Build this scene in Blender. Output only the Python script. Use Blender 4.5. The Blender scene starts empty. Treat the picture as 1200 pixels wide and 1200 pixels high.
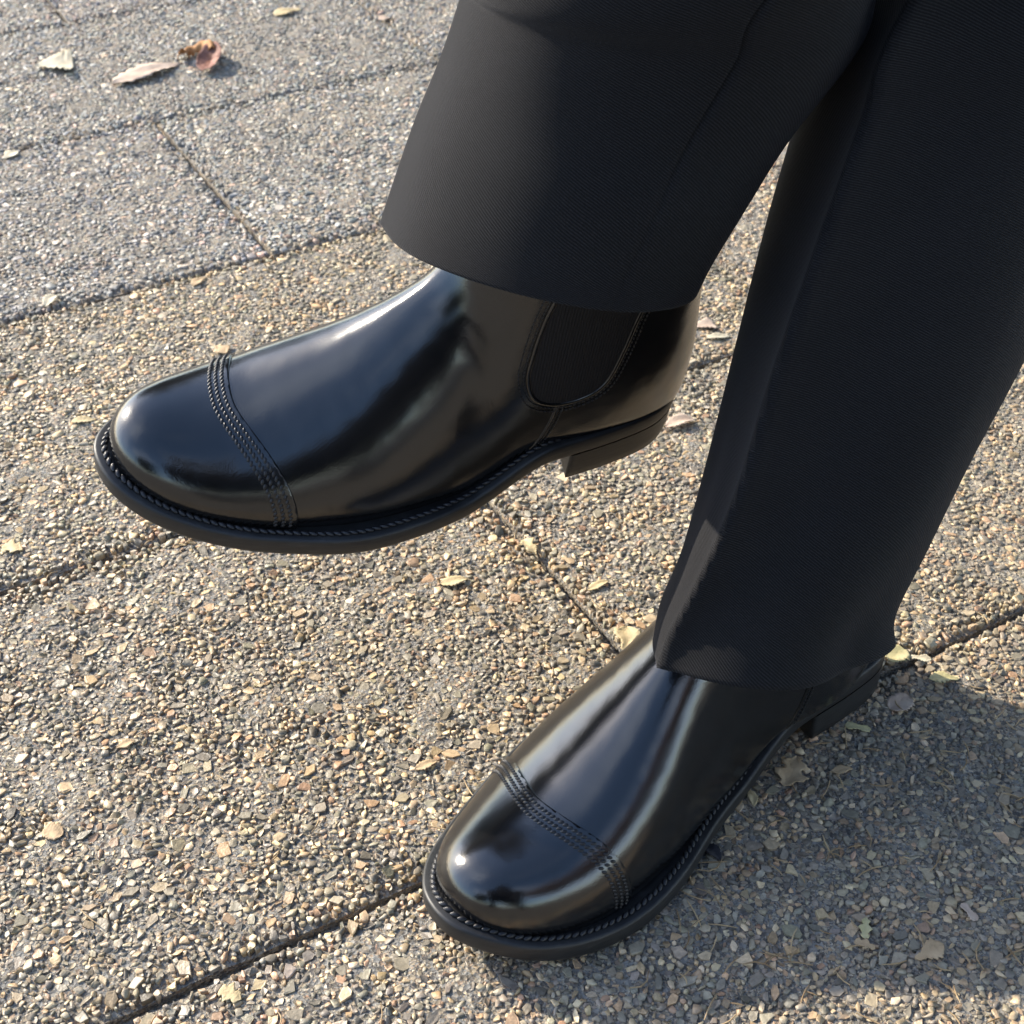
import bpy, bmesh, math, random
import numpy as np
from mathutils import Vector, Matrix
from mathutils.bvhtree import BVHTree

SC = bpy.context.scene
COL = SC.collection
rng = np.random.default_rng(11)
random.seed(5)

# ------------------------------------------------------------------ camera, sky, sun, exposure
CAM_H = 0.555
PITCH = math.radians(38.7555)
FPX = 1648.2
cam_data = bpy.data.cameras.new('camera')
cam = bpy.data.objects.new('camera', cam_data)
COL.objects.link(cam)
cam.location = (0, 0, CAM_H)
cam.rotation_euler = (math.pi / 2 - PITCH, 0, 0)
cam_data.sensor_width = 36
cam_data.lens = 36 * FPX / 1200
cam_data.clip_start = 0.02
cam_data.clip_end = 2000
cam_data.dof.use_dof = True
cam_data.dof.focus_distance = 0.66
cam_data.dof.aperture_fstop = 22
SC.camera = cam

SUN_EL = math.radians(29.5)
SUN_DIR = Vector((-0.85, 0.527, 0)).normalized() * math.cos(SUN_EL) + Vector((0, 0, math.sin(SUN_EL)))
world = bpy.data.worlds.new('World')
SC.world = world
world.use_nodes = True
wn = world.node_tree
bgn = wn.nodes['Background']
sky = wn.nodes.new('ShaderNodeTexSky')
sky.sky_type = 'NISHITA'
sky.sun_disc = False
sky.sun_elevation = SUN_EL
sky.sun_rotation = math.atan2(SUN_DIR.x, SUN_DIR.y)
sky.air_density = 1.0
sky.dust_density = 1.0
sky.ozone_density = 2.5
# thin broken cloud over the whole sky
wtc = wn.nodes.new('ShaderNodeTexCoord')
wno = wn.nodes.new('ShaderNodeTexNoise'); wno.inputs['Scale'].default_value = 1.7; wno.inputs['Detail'].default_value = 5.0
wrp = wn.nodes.new('ShaderNodeValToRGB')
wrp.color_ramp.elements[0].position = 0.48; wrp.color_ramp.elements[0].color = (0, 0, 0, 1)
wrp.color_ramp.elements[1].position = 0.74; wrp.color_ramp.elements[1].color = (0.35, 0.35, 0.35, 1)
wmx = wn.nodes.new('ShaderNodeMixRGB')
wmx.inputs['Color2'].default_value = (10.5, 10.8, 11.4, 1)
wn.links.new(wtc.outputs['Generated'], wno.inputs['Vector'])
wn.links.new(wno.outputs['Fac'], wrp.inputs['Fac'])
wn.links.new(wrp.outputs['Color'], wmx.inputs['Fac'])
wn.links.new(sky.outputs['Color'], wmx.inputs['Color1'])
wn.links.new(wmx.outputs['Color'], bgn.inputs['Color'])
bgn.inputs['Strength'].default_value = 0.15
sun_data = bpy.data.lights.new('sun', 'SUN')
sun_data.energy = 3.1
sun_data.angle = math.radians(0.6)
sun_data.color = (1.0, 0.905, 0.75)
sun = bpy.data.objects.new('sun', sun_data)
COL.objects.link(sun)
sun.rotation_euler = SUN_DIR.to_track_quat('Z', 'Y').to_euler()
SC.view_settings.view_transform = 'Standard'
SC.view_settings.look = 'None'
SC.view_settings.gamma = 1
SC.view_settings.use_curve_mapping = False
SC.view_settings.exposure = 1.54

# ------------------------------------------------------------------ helpers
def ray(x, y):
    u = (x - 600) / FPX
    w = (y - 600) / FPX
    return np.array([u, math.cos(PITCH) - w * math.sin(PITCH), -(math.sin(PITCH) + w * math.cos(PITCH))])

def unproj(x, y, d):
    return np.array([0, 0, CAM_H]) + ray(x, y) * d

def on_ground(x, y, z=0.0):
    r = ray(x, y)
    return np.array([0, 0, CAM_H]) + r * ((z - CAM_H) / r[2])

def tag(o, label=None, cat=None, group=None, kind=None):
    if label: o['label'] = label
    if cat: o['category'] = cat
    if group: o['group'] = group
    if kind: o['kind'] = kind
    return o

def empty(name, loc=(0, 0, 0), parent=None):
    o = bpy.data.objects.new(name, None)
    COL.objects.link(o)
    o.location = loc
    o.empty_display_size = 0.05
    if parent: o.parent = parent
    return o

def link_mesh(name, me, mat=None, parent=None):
    if mat is not None and len(me.materials) == 0:
        me.materials.append(mat)
    o = bpy.data.objects.new(name, me)
    COL.objects.link(o)
    if parent: o.parent = parent
    return o

def pymesh(name, verts, faces, smooth=True):
    me = bpy.data.meshes.new(name)
    me.from_pydata([tuple(map(float, v)) for v in verts], [], [tuple(map(int, f)) for f in faces])
    if smooth:
        me.polygons.foreach_set('use_smooth', [True] * len(me.polygons))
    me.update()
    return me

def soup(name, V, F, smooth=False, vcol=None, uv=None):
    """mesh from numpy: V (n,3); F list of (m,k) int arrays"""
    me = bpy.data.meshes.new(name)
    me.vertices.add(len(V))
    me.vertices.foreach_set('co', np.ascontiguousarray(V, np.float32).ravel())
    loops = np.concatenate([f.ravel() for f in F]).astype(np.int32)
    tot = np.concatenate([np.full(len(f), f.shape[1], np.int32) for f in F])
    st = np.concatenate([[0], np.cumsum(tot)[:-1]]).astype(np.int32)
    me.loops.add(len(loops))
    me.loops.foreach_set('vertex_index', loops)
    me.polygons.add(len(tot))
    me.polygons.foreach_set('loop_start', st)
    me.polygons.foreach_set('loop_total', tot)
    if smooth:
        me.polygons.foreach_set('use_smooth', np.ones(len(tot), bool))
    if vcol is not None:
        a = me.attributes.new('tint', 'FLOAT_COLOR', 'POINT')
        a.data.foreach_set('color', np.ascontiguousarray(vcol, np.float32).ravel())
    if uv is not None:
        l = me.uv_layers.new(name='UVMap')
        l.data.foreach_set('uv', np.ascontiguousarray(uv[loops], np.float32).ravel())
    me.update(calc_edges=True)
    me.validate()
    return me

def cspline(xs, ys):
    """natural cubic spline as a function"""
    xs = np.asarray(xs, float); ys = np.asarray(ys, float)
    n = len(xs); h = np.diff(xs)
    A = np.eye(n); b = np.zeros(n)
    for i in range(1, n - 1):
        A[i, i - 1] = h[i - 1]; A[i, i] = 2 * (h[i - 1] + h[i]); A[i, i + 1] = h[i]
        b[i] = 6 * ((ys[i + 1] - ys[i]) / h[i] - (ys[i] - ys[i - 1]) / h[i - 1])
    m = np.linalg.solve(A, b)
    def f(x):
        x = np.clip(x, xs[0], xs[-1])
        i = np.clip(np.searchsorted(xs, x) - 1, 0, n - 2)
        t = x - xs[i]; hh = h[i]
        return ys[i] + t * ((ys[i + 1] - ys[i]) / hh - hh * (2 * m[i] + m[i + 1]) / 6) + t * t * m[i] / 2 + t ** 3 * (m[i + 1] - m[i]) / (6 * hh)
    return f

def sstep(x, a, b):
    t = np.clip((x - a) / (b - a), 0, 1)
    return t * t * t * (t * (6 * t - 15) + 10)

class NT:
    """tiny node tree helper"""
    def __init__(self, name):
        self.m = bpy.data.materials.new(name)
        self.m.use_nodes = True
        self.t = self.m.node_tree
        self.b = self.t.nodes['Principled BSDF']
        self.out = self.t.nodes['Material Output']
    def n(self, typ, **kw):
        nd = self.t.nodes.new('ShaderNode' + typ)
        for k, v in kw.items():
            if k.startswith('i_'):
                nd.inputs[k[2:].replace('_', ' ')].default_value = v
            else:
                setattr(nd, k, v)
        return nd
    def l(self, a, b):
        self.t.links.new(a, b)
    def set(self, **kw):
        for k, v in kw.items():
            self.b.inputs[k.replace('_', ' ')].default_value = v
    def ramp(self, fac, stops, interp='LINEAR'):
        r = self.n('ValToRGB')
        r.color_ramp.interpolation = interp
        while len(r.color_ramp.elements) < len(stops):
            r.color_ramp.elements.new(0.5)
        for e, (p, c) in zip(r.color_ramp.elements, stops):
            e.position = p
            e.color = (*c, 1) if len(c) == 3 else c
        self.l(fac, r.inputs['Fac'])
        return r.outputs['Color']
    def bump(self, h, strength, dist, normal=None):
        b = self.n('Bump')
        b.inputs['Strength'].default_value = strength
        b.inputs['Distance'].default_value = dist
        self.l(h, b.inputs['Height'])
        if normal is not None: self.l(normal, b.inputs['Normal'])
        return b.outputs['Normal']

# ------------------------------------------------------------------ materials
def mat_leather():
    k = NT('polished_black_leather')
    k.set(Base_Color=(0.0045, 0.0045, 0.0052, 1), Roughness=0.17, IOR=1.70)
    tc = k.n('TexCoord')
    n1 = k.n('TexNoise', i_Scale=34.0, i_Detail=2.0)
    k.l(tc.outputs['Object'], n1.inputs['Vector'])
    n2 = k.n('TexNoise', i_Scale=900.0, i_Detail=2.0)
    k.l(tc.outputs['Object'], n2.inputs['Vector'])
    v = k.n('TexVoronoi', i_Scale=1600.0)
    k.l(tc.outputs['Object'], v.inputs['Vector'])
    b1 = k.bump(n1.outputs['Fac'], 0.16, 0.005)
    b2 = k.bump(n2.outputs['Fac'], 0.09, 0.0004, b1)
    b3 = k.bump(v.outputs['Distance'], 0.08, 0.0003, b2)
    k.l(b3, k.b.inputs['Normal'])
    mr = k.n('MapRange'); mr.inputs['To Min'].default_value = 0.12; mr.inputs['To Max'].default_value = 0.20
    k.l(n1.outputs['Fac'], mr.inputs['Value'])
    k.l(mr.outputs['Result'], k.b.inputs['Roughness'])
    return k.m

def mat_sole():
    k = NT('black_sole_edge')
    k.set(Base_Color=(0.012, 0.012, 0.013, 1), Roughness=0.5, IOR=1.5)
    tc = k.n('TexCoord')
    n1 = k.n('TexNoise', i_Scale=260.0, i_Detail=5.0, i_Roughness=0.6)
    mp = k.n('Mapping'); mp.inputs['Scale'].default_value = (0.35, 0.35, 3.0)
    k.l(tc.outputs['Object'], mp.inputs['Vector'])
    k.l(mp.outputs['Vector'], n1.inputs['Vector'])
    k.l(k.bump(n1.outputs['Fac'], 0.25, 0.0006), k.b.inputs['Normal'])
    k.l(k.ramp(n1.outputs['Fac'], [(0.3, (0.008, 0.008, 0.009)), (0.62, (0.017, 0.017, 0.018)), (0.8, (0.045, 0.043, 0.041))]), k.b.inputs['Base Color'])
    return k.m

def mat_thread():
    k = NT('waxed_black_thread')
    k.set(Base_Color=(0.010, 0.010, 0.013, 1), Roughness=0.38)
    tc = k.n('TexCoord')
    w = k.n('TexWave', i_Scale=700.0, i_Distortion=1.0)
    k.l(tc.outputs['Object'], w.inputs['Vector'])
    k.l(k.bump(w.outputs['Fac'], 0.3, 0.0003), k.b.inputs['Normal'])
    return k.m

def mat_elastic():
    k = NT('ribbed_black_elastic')
    k.set(Base_Color=(0.013, 0.0115, 0.0125, 1), Roughness=0.85)
    k.b.inputs['Specular IOR Level'].default_value = 0.25
    tc = k.n('TexCoord')
    w = k.n('TexWave', i_Scale=210.0, i_Distortion=0.4, bands_direction='X')
    k.l(tc.outputs['Object'], w.inputs['Vector'])
    n = k.n('TexNoise', i_Scale=1500.0)
    k.l(tc.outputs['Object'], n.inputs['Vector'])
    k.l(k.ramp(w.outputs['Fac'], [(0.1, (0.010, 0.0088, 0.0095)), (0.8, (0.015, 0.0135, 0.0142))]), k.b.inputs['Base Color'])
    b = k.bump(w.outputs['Fac'], 0.5, 0.0006)
    k.l(k.bump(n.outputs['Fac'], 0.5, 0.0004, b), k.b.inputs['Normal'])
    return k.m

def mat_wool():
    k = NT('black_twill_wool')
    k.set(Roughness=0.92)
    k.b.inputs['Specular IOR Level'].default_value = 0.18
    k.b.inputs['Sheen Weight'].default_value = 0.05
    k.b.inputs['Sheen Roughness'].default_value = 0.45
    k.b.inputs['Sheen Tint'].default_value = (0.75, 0.78, 0.9, 1)
    tc = k.n('TexCoord')
    mp = k.n('Mapping')
    mp.inputs['Rotation'].default_value = (0, 0, math.radians(62))
    k.l(tc.outputs['UV'], mp.inputs['Vector'])
    w = k.n('TexWave', i_Scale=300.0, i_Distortion=0.6, i_Detail=1.0)
    w.inputs['Detail Scale'].default_value = 4.0
    k.l(mp.outputs['Vector'], w.inputs['Vector'])
    n = k.n('TexNoise', i_Scale=1400.0, i_Detail=2.0)
    k.l(tc.outputs['UV'], n.inputs['Vector'])
    n2 = k.n('TexNoise', i_Scale=14.0, i_Detail=3.0)
    k.l(tc.outputs['UV'], n2.inputs['Vector'])
    mx = k.n('Math', operation='MULTIPLY'); k.l(w.outputs['Fac'], mx.inputs[0]); k.l(n.outputs['Fac'], mx.inputs[1])
    c = k.ramp(mx.outputs[0], [(0.05, (0.0040, 0.0039, 0.0045)), (0.6, (0.0205, 0.0198, 0.0212))])
    mix = k.n('MixRGB', blend_type='MULTIPLY'); mix.inputs['Fac'].default_value = 1
    k.l(c, mix.inputs['Color1'])
    k.l(k.ramp(n2.outputs['Fac'], [(0.3, (0.85, 0.85, 0.85)), (0.7, (1.1, 1.1, 1.1))]), mix.inputs['Color2'])
    k.l(mix.outputs['Color'], k.b.inputs['Base Color'])
    b = k.bump(w.outputs['Fac'], 0.50, 0.0005)
    b = k.bump(n.outputs['Fac'], 0.30, 0.0003, b)
    k.l(b, k.b.inputs['Normal'])
    return k.m

PALETTE = np.array([
    (0.150, 0.158, 0.166), (0.190, 0.198, 0.204), (0.105, 0.112, 0.122), (0.240, 0.244, 0.240),
    (0.205, 0.208, 0.196), (0.150, 0.158, 0.148), (0.290, 0.275, 0.240), (0.400, 0.360, 0.290),
    (0.480, 0.425, 0.330), (0.360, 0.285, 0.205), (0.370, 0.265, 0.200), (0.260, 0.215, 0.160),
    (0.270, 0.190, 0.150), (0.060, 0.064, 0.072), (0.560, 0.520, 0.440)])
PAL_W = np.array([10, 10, 8, 9, 10, 8, 10, 9, 5, 8, 4.5, 11, 3.0, 4, 1.6]); PAL_W /= PAL_W.sum()
PAL_MEAN = (PALETTE * PAL_W[:, None]).sum(0)

def mat_stones(per_object=False):
    k = NT('paving_stone_single' if per_object else 'paving_stone')
    k.set(Roughness=0.42)
    k.b.inputs['Specular IOR Level'].default_value = 0.5
    geo = k.n('NewGeometry')
    n = k.n('TexNoise', i_Scale=420.0, i_Detail=4.0, i_Roughness=0.65)
    k.l(geo.outputs['Position'], n.inputs['Vector'])
    mott = k.ramp(n.outputs['Fac'], [(0.3, (0.72, 0.71, 0.70)), (0.55, (1, 1, 1)), (0.75, (1.28, 1.26, 1.22))])
    if per_object:
        oi = k.n('ObjectInfo')
        src = oi.outputs['Color']
    else:
        at = k.n('Attribute', attribute_name='tint')
        src = at.outputs['Color']
    mix = k.n('MixRGB', blend_type='MULTIPLY'); mix.inputs['Fac'].default_value = 1
    k.l(src, mix.inputs['Color1']); k.l(mott, mix.inputs['Color2'])
    n2 = k.n('TexNoise', i_Scale=6.5, i_Detail=5.0)
    k.l(geo.outputs['Position'], n2.inputs['Vector'])
    dirt = k.n('MixRGB', blend_type='MIX')
    k.l(k.ramp(n2.outputs['Fac'], [(0.40, (0, 0, 0)), (0.70, (0.5, 0.5, 0.5))]), dirt.inputs['Fac'])
    k.l(mix.outputs['Color'], dirt.inputs['Color1'])
    dirt.inputs['Color2'].default_value = (0.225, 0.19, 0.14, 1)
    k.l(dirt.outputs['Color'], k.b.inputs['Base Color'])
    k.l(k.bump(n.outputs['Fac'], 0.5, 0.0012), k.b.inputs['Normal'])
    return k.m

def mat_mortar():
    k = NT('gritty_mortar')
    k.set(Roughness=0.95)
    k.b.inputs['Specular IOR Level'].default_value = 0.2
    geo = k.n('NewGeometry')
    n = k.n('TexNoise', i_Scale=500.0, i_Detail=5.0, i_Roughness=0.7)
    v = k.n('TexVoronoi', i_Scale=520.0)
    n2 = k.n('TexNoise', i_Scale=25.0, i_Detail=3.0)
    for q in (n, v, n2): k.l(geo.outputs['Position'], q.inputs['Vector'])
    c1 = k.ramp(n.outputs['Fac'], [(0.3, (0.16, 0.13, 0.095)), (0.6, (0.30, 0.25, 0.18)), (0.8, (0.44, 0.38, 0.28))])
    mix = k.n('MixRGB', blend_type='MULTIPLY'); mix.inputs['Fac'].default_value = 1
    k.l(c1, mix.inputs['Color1'])
    k.l(k.ramp(n2.outputs['Fac'], [(0.3, (0.75, 0.75, 0.75)), (0.7, (1.15, 1.12, 1.05))]), mix.inputs['Color2'])
    k.l(mix.outputs['Color'], k.b.inputs['Base Color'])
    vg = k.n('TexVoronoi', i_Scale=480.0); k.l(geo.outputs['Position'], vg.inputs['Vector'])
    sp = k.n('SeparateColor'); k.l(vg.outputs['Color'], sp.inputs['Color'])
    stops = [(0.0, (0.10, 0.10, 0.105)), (0.18, (0.22, 0.22, 0.215)), (0.36, (0.36, 0.30, 0.22)), (0.52, (0.30, 0.30, 0.285)), (0.68, (0.16, 0.145, 0.125)), (0.80, (0.52, 0.46, 0.36)), (0.92, (0.40, 0.29, 0.21))]
    grit1 = k.ramp(sp.outputs['Red'], stops, 'CONSTANT')
    vg2 = k.n('TexVoronoi', i_Scale=1150.0); k.l(geo.outputs['Position'], vg2.inputs['Vector'])
    sp2 = k.n('SeparateColor'); k.l(vg2.outputs['Color'], sp2.inputs['Color'])
    grit2 = k.ramp(sp2.outputs['Green'], stops, 'CONSTANT')
    gm = k.n('MixRGB', blend_type='MIX'); k.l(k.ramp(sp.outputs['Blue'], [(0.0, (0, 0, 0)), (0.45, (1, 1, 1))], 'CONSTANT'), gm.inputs['Fac'])
    k.l(grit1, gm.inputs['Color1']); k.l(grit2, gm.inputs['Color2'])
    grit = gm.outputs['Color']
    mg = k.n('MixRGB', blend_type='MIX'); mg.inputs['Fac'].default_value = 0.72
    k.l(mix.outputs['Color'], mg.inputs['Color1']); k.l(grit, mg.inputs['Color2'])
    k.l(mg.outputs['Color'], k.b.inputs['Base Color'])
    b = k.bump(vg.outputs['Distance'], 0.8, 0.0016)
    k.l(k.bump(n.outputs['Fac'], 0.8, 0.002, b), k.b.inputs['Normal'])
    return k.m

def mat_ground():
    k = NT('aggregate_ground')
    k.set(Roughness=0.85)
    geo = k.n('NewGeometry')
    v = k.n('TexVoronoi', i_Scale=160.0)
    n = k.n('TexNoise', i_Scale=3.0, i_Detail=4.0)
    for q in (v, n): k.l(geo.outputs['Position'], q.inputs['Vector'])
    c = k.n('MixRGB', blend_type='MIX'); c.inputs['Fac'].default_value = 0.25
    k.l(k.ramp(v.outputs['Distance'], [(0.2, (0.24, 0.22, 0.19)), (0.7, (0.12, 0.11, 0.095))]), c.inputs['Color1'])
    k.l(v.outputs['Color'], c.inputs['Color2'])
    hs = k.n('HueSaturation'); hs.inputs['Saturation'].default_value = 0.25; hs.inputs['Value'].default_value = 0.75
    k.l(c.outputs['Color'], hs.inputs['Color'])
    k.l(hs.outputs['Color'], k.b.inputs['Base Color'])
    k.l(k.bump(v.outputs['Distance'], 0.6, 0.004), k.b.inputs['Normal'])
    return k.m

def mat_leaf(name, c_dark, c_light, spec=0.3, trans=0.15):
    k = NT(name)
    k.set(Roughness=0.7)
    k.b.inputs['Specular IOR Level'].default_value = spec
    tc = k.n('TexCoord')
    n = k.n('TexNoise', i_Scale=70.0, i_Detail=4.0)
    k.l(tc.outputs['Object'], n.inputs['Vector'])
    w = k.n('TexNoise', i_Scale=500.0, i_Detail=2.0)
    k.l(tc.outputs['Object'], w.inputs['Vector'])
    k.l(k.ramp(n.outputs['Fac'], [(0.32, c_dark), (0.62, c_light)]), k.b.inputs['Base Color'])
    k.l(k.bump(w.outputs['Fac'], 0.4, 0.001), k.b.inputs['Normal'])
    return k.m

M = {}
M['leather'] = mat_leather()
M['sole'] = mat_sole()
M['thread'] = mat_thread()
M['elastic'] = mat_elastic()
M['wool'] = mat_wool()
M['stone'] = mat_stones()
M['stone1'] = mat_stones(True)
M['mortar'] = mat_mortar()
M['ground'] = mat_ground()
M['leaf_cream'] = mat_leaf('dry_cream_leaf', (0.42, 0.36, 0.25), (0.62, 0.56, 0.42))
M['leaf_pink'] = mat_leaf('dry_pinkish_leaf', (0.40, 0.29, 0.22), (0.56, 0.44, 0.34))
M['leaf_orange'] = mat_leaf('dry_orange_leaf', (0.30, 0.13, 0.045), (0.45, 0.23, 0.09))
M['leaf_brown'] = mat_leaf('dry_red_brown_leaf', (0.15, 0.065, 0.045), (0.30, 0.155, 0.115))
M['leaf_tan'] = mat_leaf('dry_tan_leaf', (0.36, 0.25, 0.14), (0.52, 0.38, 0.23))
M['leaf_yellow'] = mat_leaf('dry_yellow_leaf', (0.44, 0.33, 0.17), (0.58, 0.47, 0.28))
M['leaf_green'] = mat_leaf('dry_pale_green_leaf', (0.42, 0.37, 0.18), (0.54, 0.48, 0.28))
M['straw'] = mat_leaf('dry_straw', (0.22, 0.14, 0.07), (0.45, 0.33, 0.19))

#@@GROUND
# ------------------------------------------------------------------ ground and pavement
g = pymesh('ground', [(-900, -900, -0.055), (900, -900, -0.055), (900, 900, -0.055), (-900, 900, -0.055)], [(0, 1, 2, 3)], False)
tag(link_mesh('ground', g, M['ground']), kind='structure')

ANG = 0.50939
PA = np.array([math.cos(ANG), math.sin(ANG)])
PN = np.array([-math.sin(ANG), math.cos(ANG)])
N5 = 0.68394 * CAM_H
CW = 0.55210 * CAM_H
A0 = 0.59417 * CAM_H
HALF = 0.5595 * CAM_H
JH = 0.0021            # half joint
def world_an(a, n):
    return np.asarray(a)[..., None] * PA + np.asarray(n)[..., None] * PN

pavement = empty('pavement')
tag(pavement, kind='structure')
# visible ground polygon (with a margin) used to decide where single stones are built
poly = np.array([on_ground(-50, 1250)[:2], on_ground(1250, 1250)[:2], on_ground(1250, -40)[:2], on_ground(-50, -40)[:2]])
poly_wide = np.array([on_ground(-330, 1300)[:2], on_ground(1450, 1300)[:2], on_ground(1450, -110)[:2], on_ground(-330, -110)[:2]])
def inside_poly(P, poly=poly):
    ok = np.ones(len(P), bool)
    for i in range(4):
        a, b = poly[i], poly[(i + 1) % 4]
        ok &= ((b[0] - a[0]) * (P[:, 1] - a[1]) - (b[1] - a[1]) * (P[:, 0] - a[0])) > 0
    return ok

def pack(area_a, area_n, classes, seed):
    """dart throwing of discs in the (a,n) frame, big ones first"""
    r_ = random.Random(seed)
    cell = 0.0062
    grid = {}
    out = []
    for rmin, rmax, count, fac in classes:
        for _ in range(count):
            a = r_.uniform(*area_a); n = r_.uniform(*area_n)
            r = rmin + (rmax - rmin) * r_.random() ** 1.6
            ci, cj = int(a // cell), int(n // cell)
            bad = False
            for di in (-1, 0, 1):
                for dj in (-1, 0, 1):
                    for (qa, qn, qr) in grid.get((ci + di, cj + dj), ()):
                        s = (r + qr) * fac
                        if (qa - a) ** 2 + (qn - n) ** 2 < s * s:
                            bad = True; break
                    if bad: break
                if bad: break
            if bad: continue
            grid.setdefault((ci, cj), []).append((a, n, r))
            out.append((a, n, r))
    return np.array(out)

K = 6
def stone_arrays(P, R, lim, r_):
    """P (m,2) world xy, R radius, lim: (a,n) rectangle to stay inside. Returns verts, faces (list), per-vertex tint"""
    m = len(P)
    th = (np.arange(K)[None] + r_.uniform(-0.47, 0.47, (m, K))) * 2 * np.pi / K + r_.uniform(0, 6.28, (m, 1))
    el = r_.uniform(0.42, 1.0, (m, 1)); ro = r_.uniform(0, np.pi, (m, 1))
    rad = R[:, None] * r_.uniform(0.62, 1.28, (m, K))
    def ring(sc):
        x = np.cos(th) * rad * sc; y = np.sin(th) * rad * sc * el
        return x * np.cos(ro) - y * np.sin(ro), x * np.sin(ro) + y * np.cos(ro)
    h = (0.0001 + 0.14 * R * r_.random(m) ** 1.4 + 0.00050 * r_.random(m) ** 1.3)[:, None]
    tx = r_.normal(0, 0.12, (m, 1)); ty = r_.normal(0, 0.12, (m, 1))
    V = np.zeros((m, 3 * K, 3))
    for q, (sc, zf) in enumerate(((1.0, None), (1.0, 0.82), (0.91, 1.0))):
        x, y = ring(sc)
        if q == 2:
            x = x + r_.normal(0, 0.06, (m, 1)) * R[:, None]; y = y + r_.normal(0, 0.06, (m, 1)) * R[:, None]
        V[:, q * K:(q + 1) * K, 0] = P[:, :1] + x
        V[:, q * K:(q + 1) * K, 1] = P[:, 1:] + y
        if zf is None:
            V[:, q * K:(q + 1) * K, 2] = -0.005
        else:
            V[:, q * K:(q + 1) * K, 2] = h * zf + np.clip(x * tx + y * ty, -0.0012, 0.0016) + r_.normal(0, 0.00012, (m, K))
    # keep inside the slab
    an = np.stack([V[..., 0] * PA[0] + V[..., 1] * PA[1], V[..., 0] * PN[0] + V[..., 1] * PN[1]], -1)
    jt = r_.normal(0, 0.0004, (m, 1)).clip(-0.0008, 0.0010)
    an[..., 0] = np.clip(an[..., 0], lim[0] + jt, lim[1] - jt); an[..., 1] = np.clip(an[..., 1], lim[2] + jt, lim[3] - jt)
    V[..., 0] = an[..., 0] * PA[0] + an[..., 1] * PN[0]
    V[..., 1] = an[..., 0] * PA[1] + an[..., 1] * PN[1]
    base = (np.arange(m) * 3 * K)[:, None]
    quads = []
    for q in range(2):
        for i in range(K):
            j = (i + 1) % K
            quads.append(np.concatenate([base + q * K + i, base + q * K + j, base + (q + 1) * K + j, base + (q + 1) * K + i], 1))
    quads = np.concatenate(quads, 0)
    tops = base + 2 * K + np.arange(K)[None]
    return V, quads, tops

def tints(m, r_):
    c = PALETTE[r_.choice(len(PALETTE), m, p=PAL_W)]
    c = PAL_MEAN + 0.85 * (c - PAL_MEAN)
    c = c * r_.uniform(0.85, 1.32, (m, 1)) * r_.uniform(0.96, 1.04, (m, 3)) * np.array([1.36, 1.24, 1.06])
    return c

def px_of(P):
    d = P[:, 1] * math.cos(PITCH) + CAM_H * math.sin(PITCH)
    return 600 + FPX * P[:, 0] / d, 600 + FPX * (CAM_H * math.cos(PITCH) - P[:, 1] * math.sin(PITCH)) / d, d

sand = []
sg = [world_an(a, n) for a, n in ((-2.6, -2.0), (3.2, -2.0), (3.2, 3.4), (-2.6, 3.4))]
tag(link_mesh('joint_sand', pymesh('joint_sand', [(q[0], q[1], -0.0075) for q in sg], [(0, 1, 2, 3)], False), M['mortar']), kind='structure')

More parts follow.
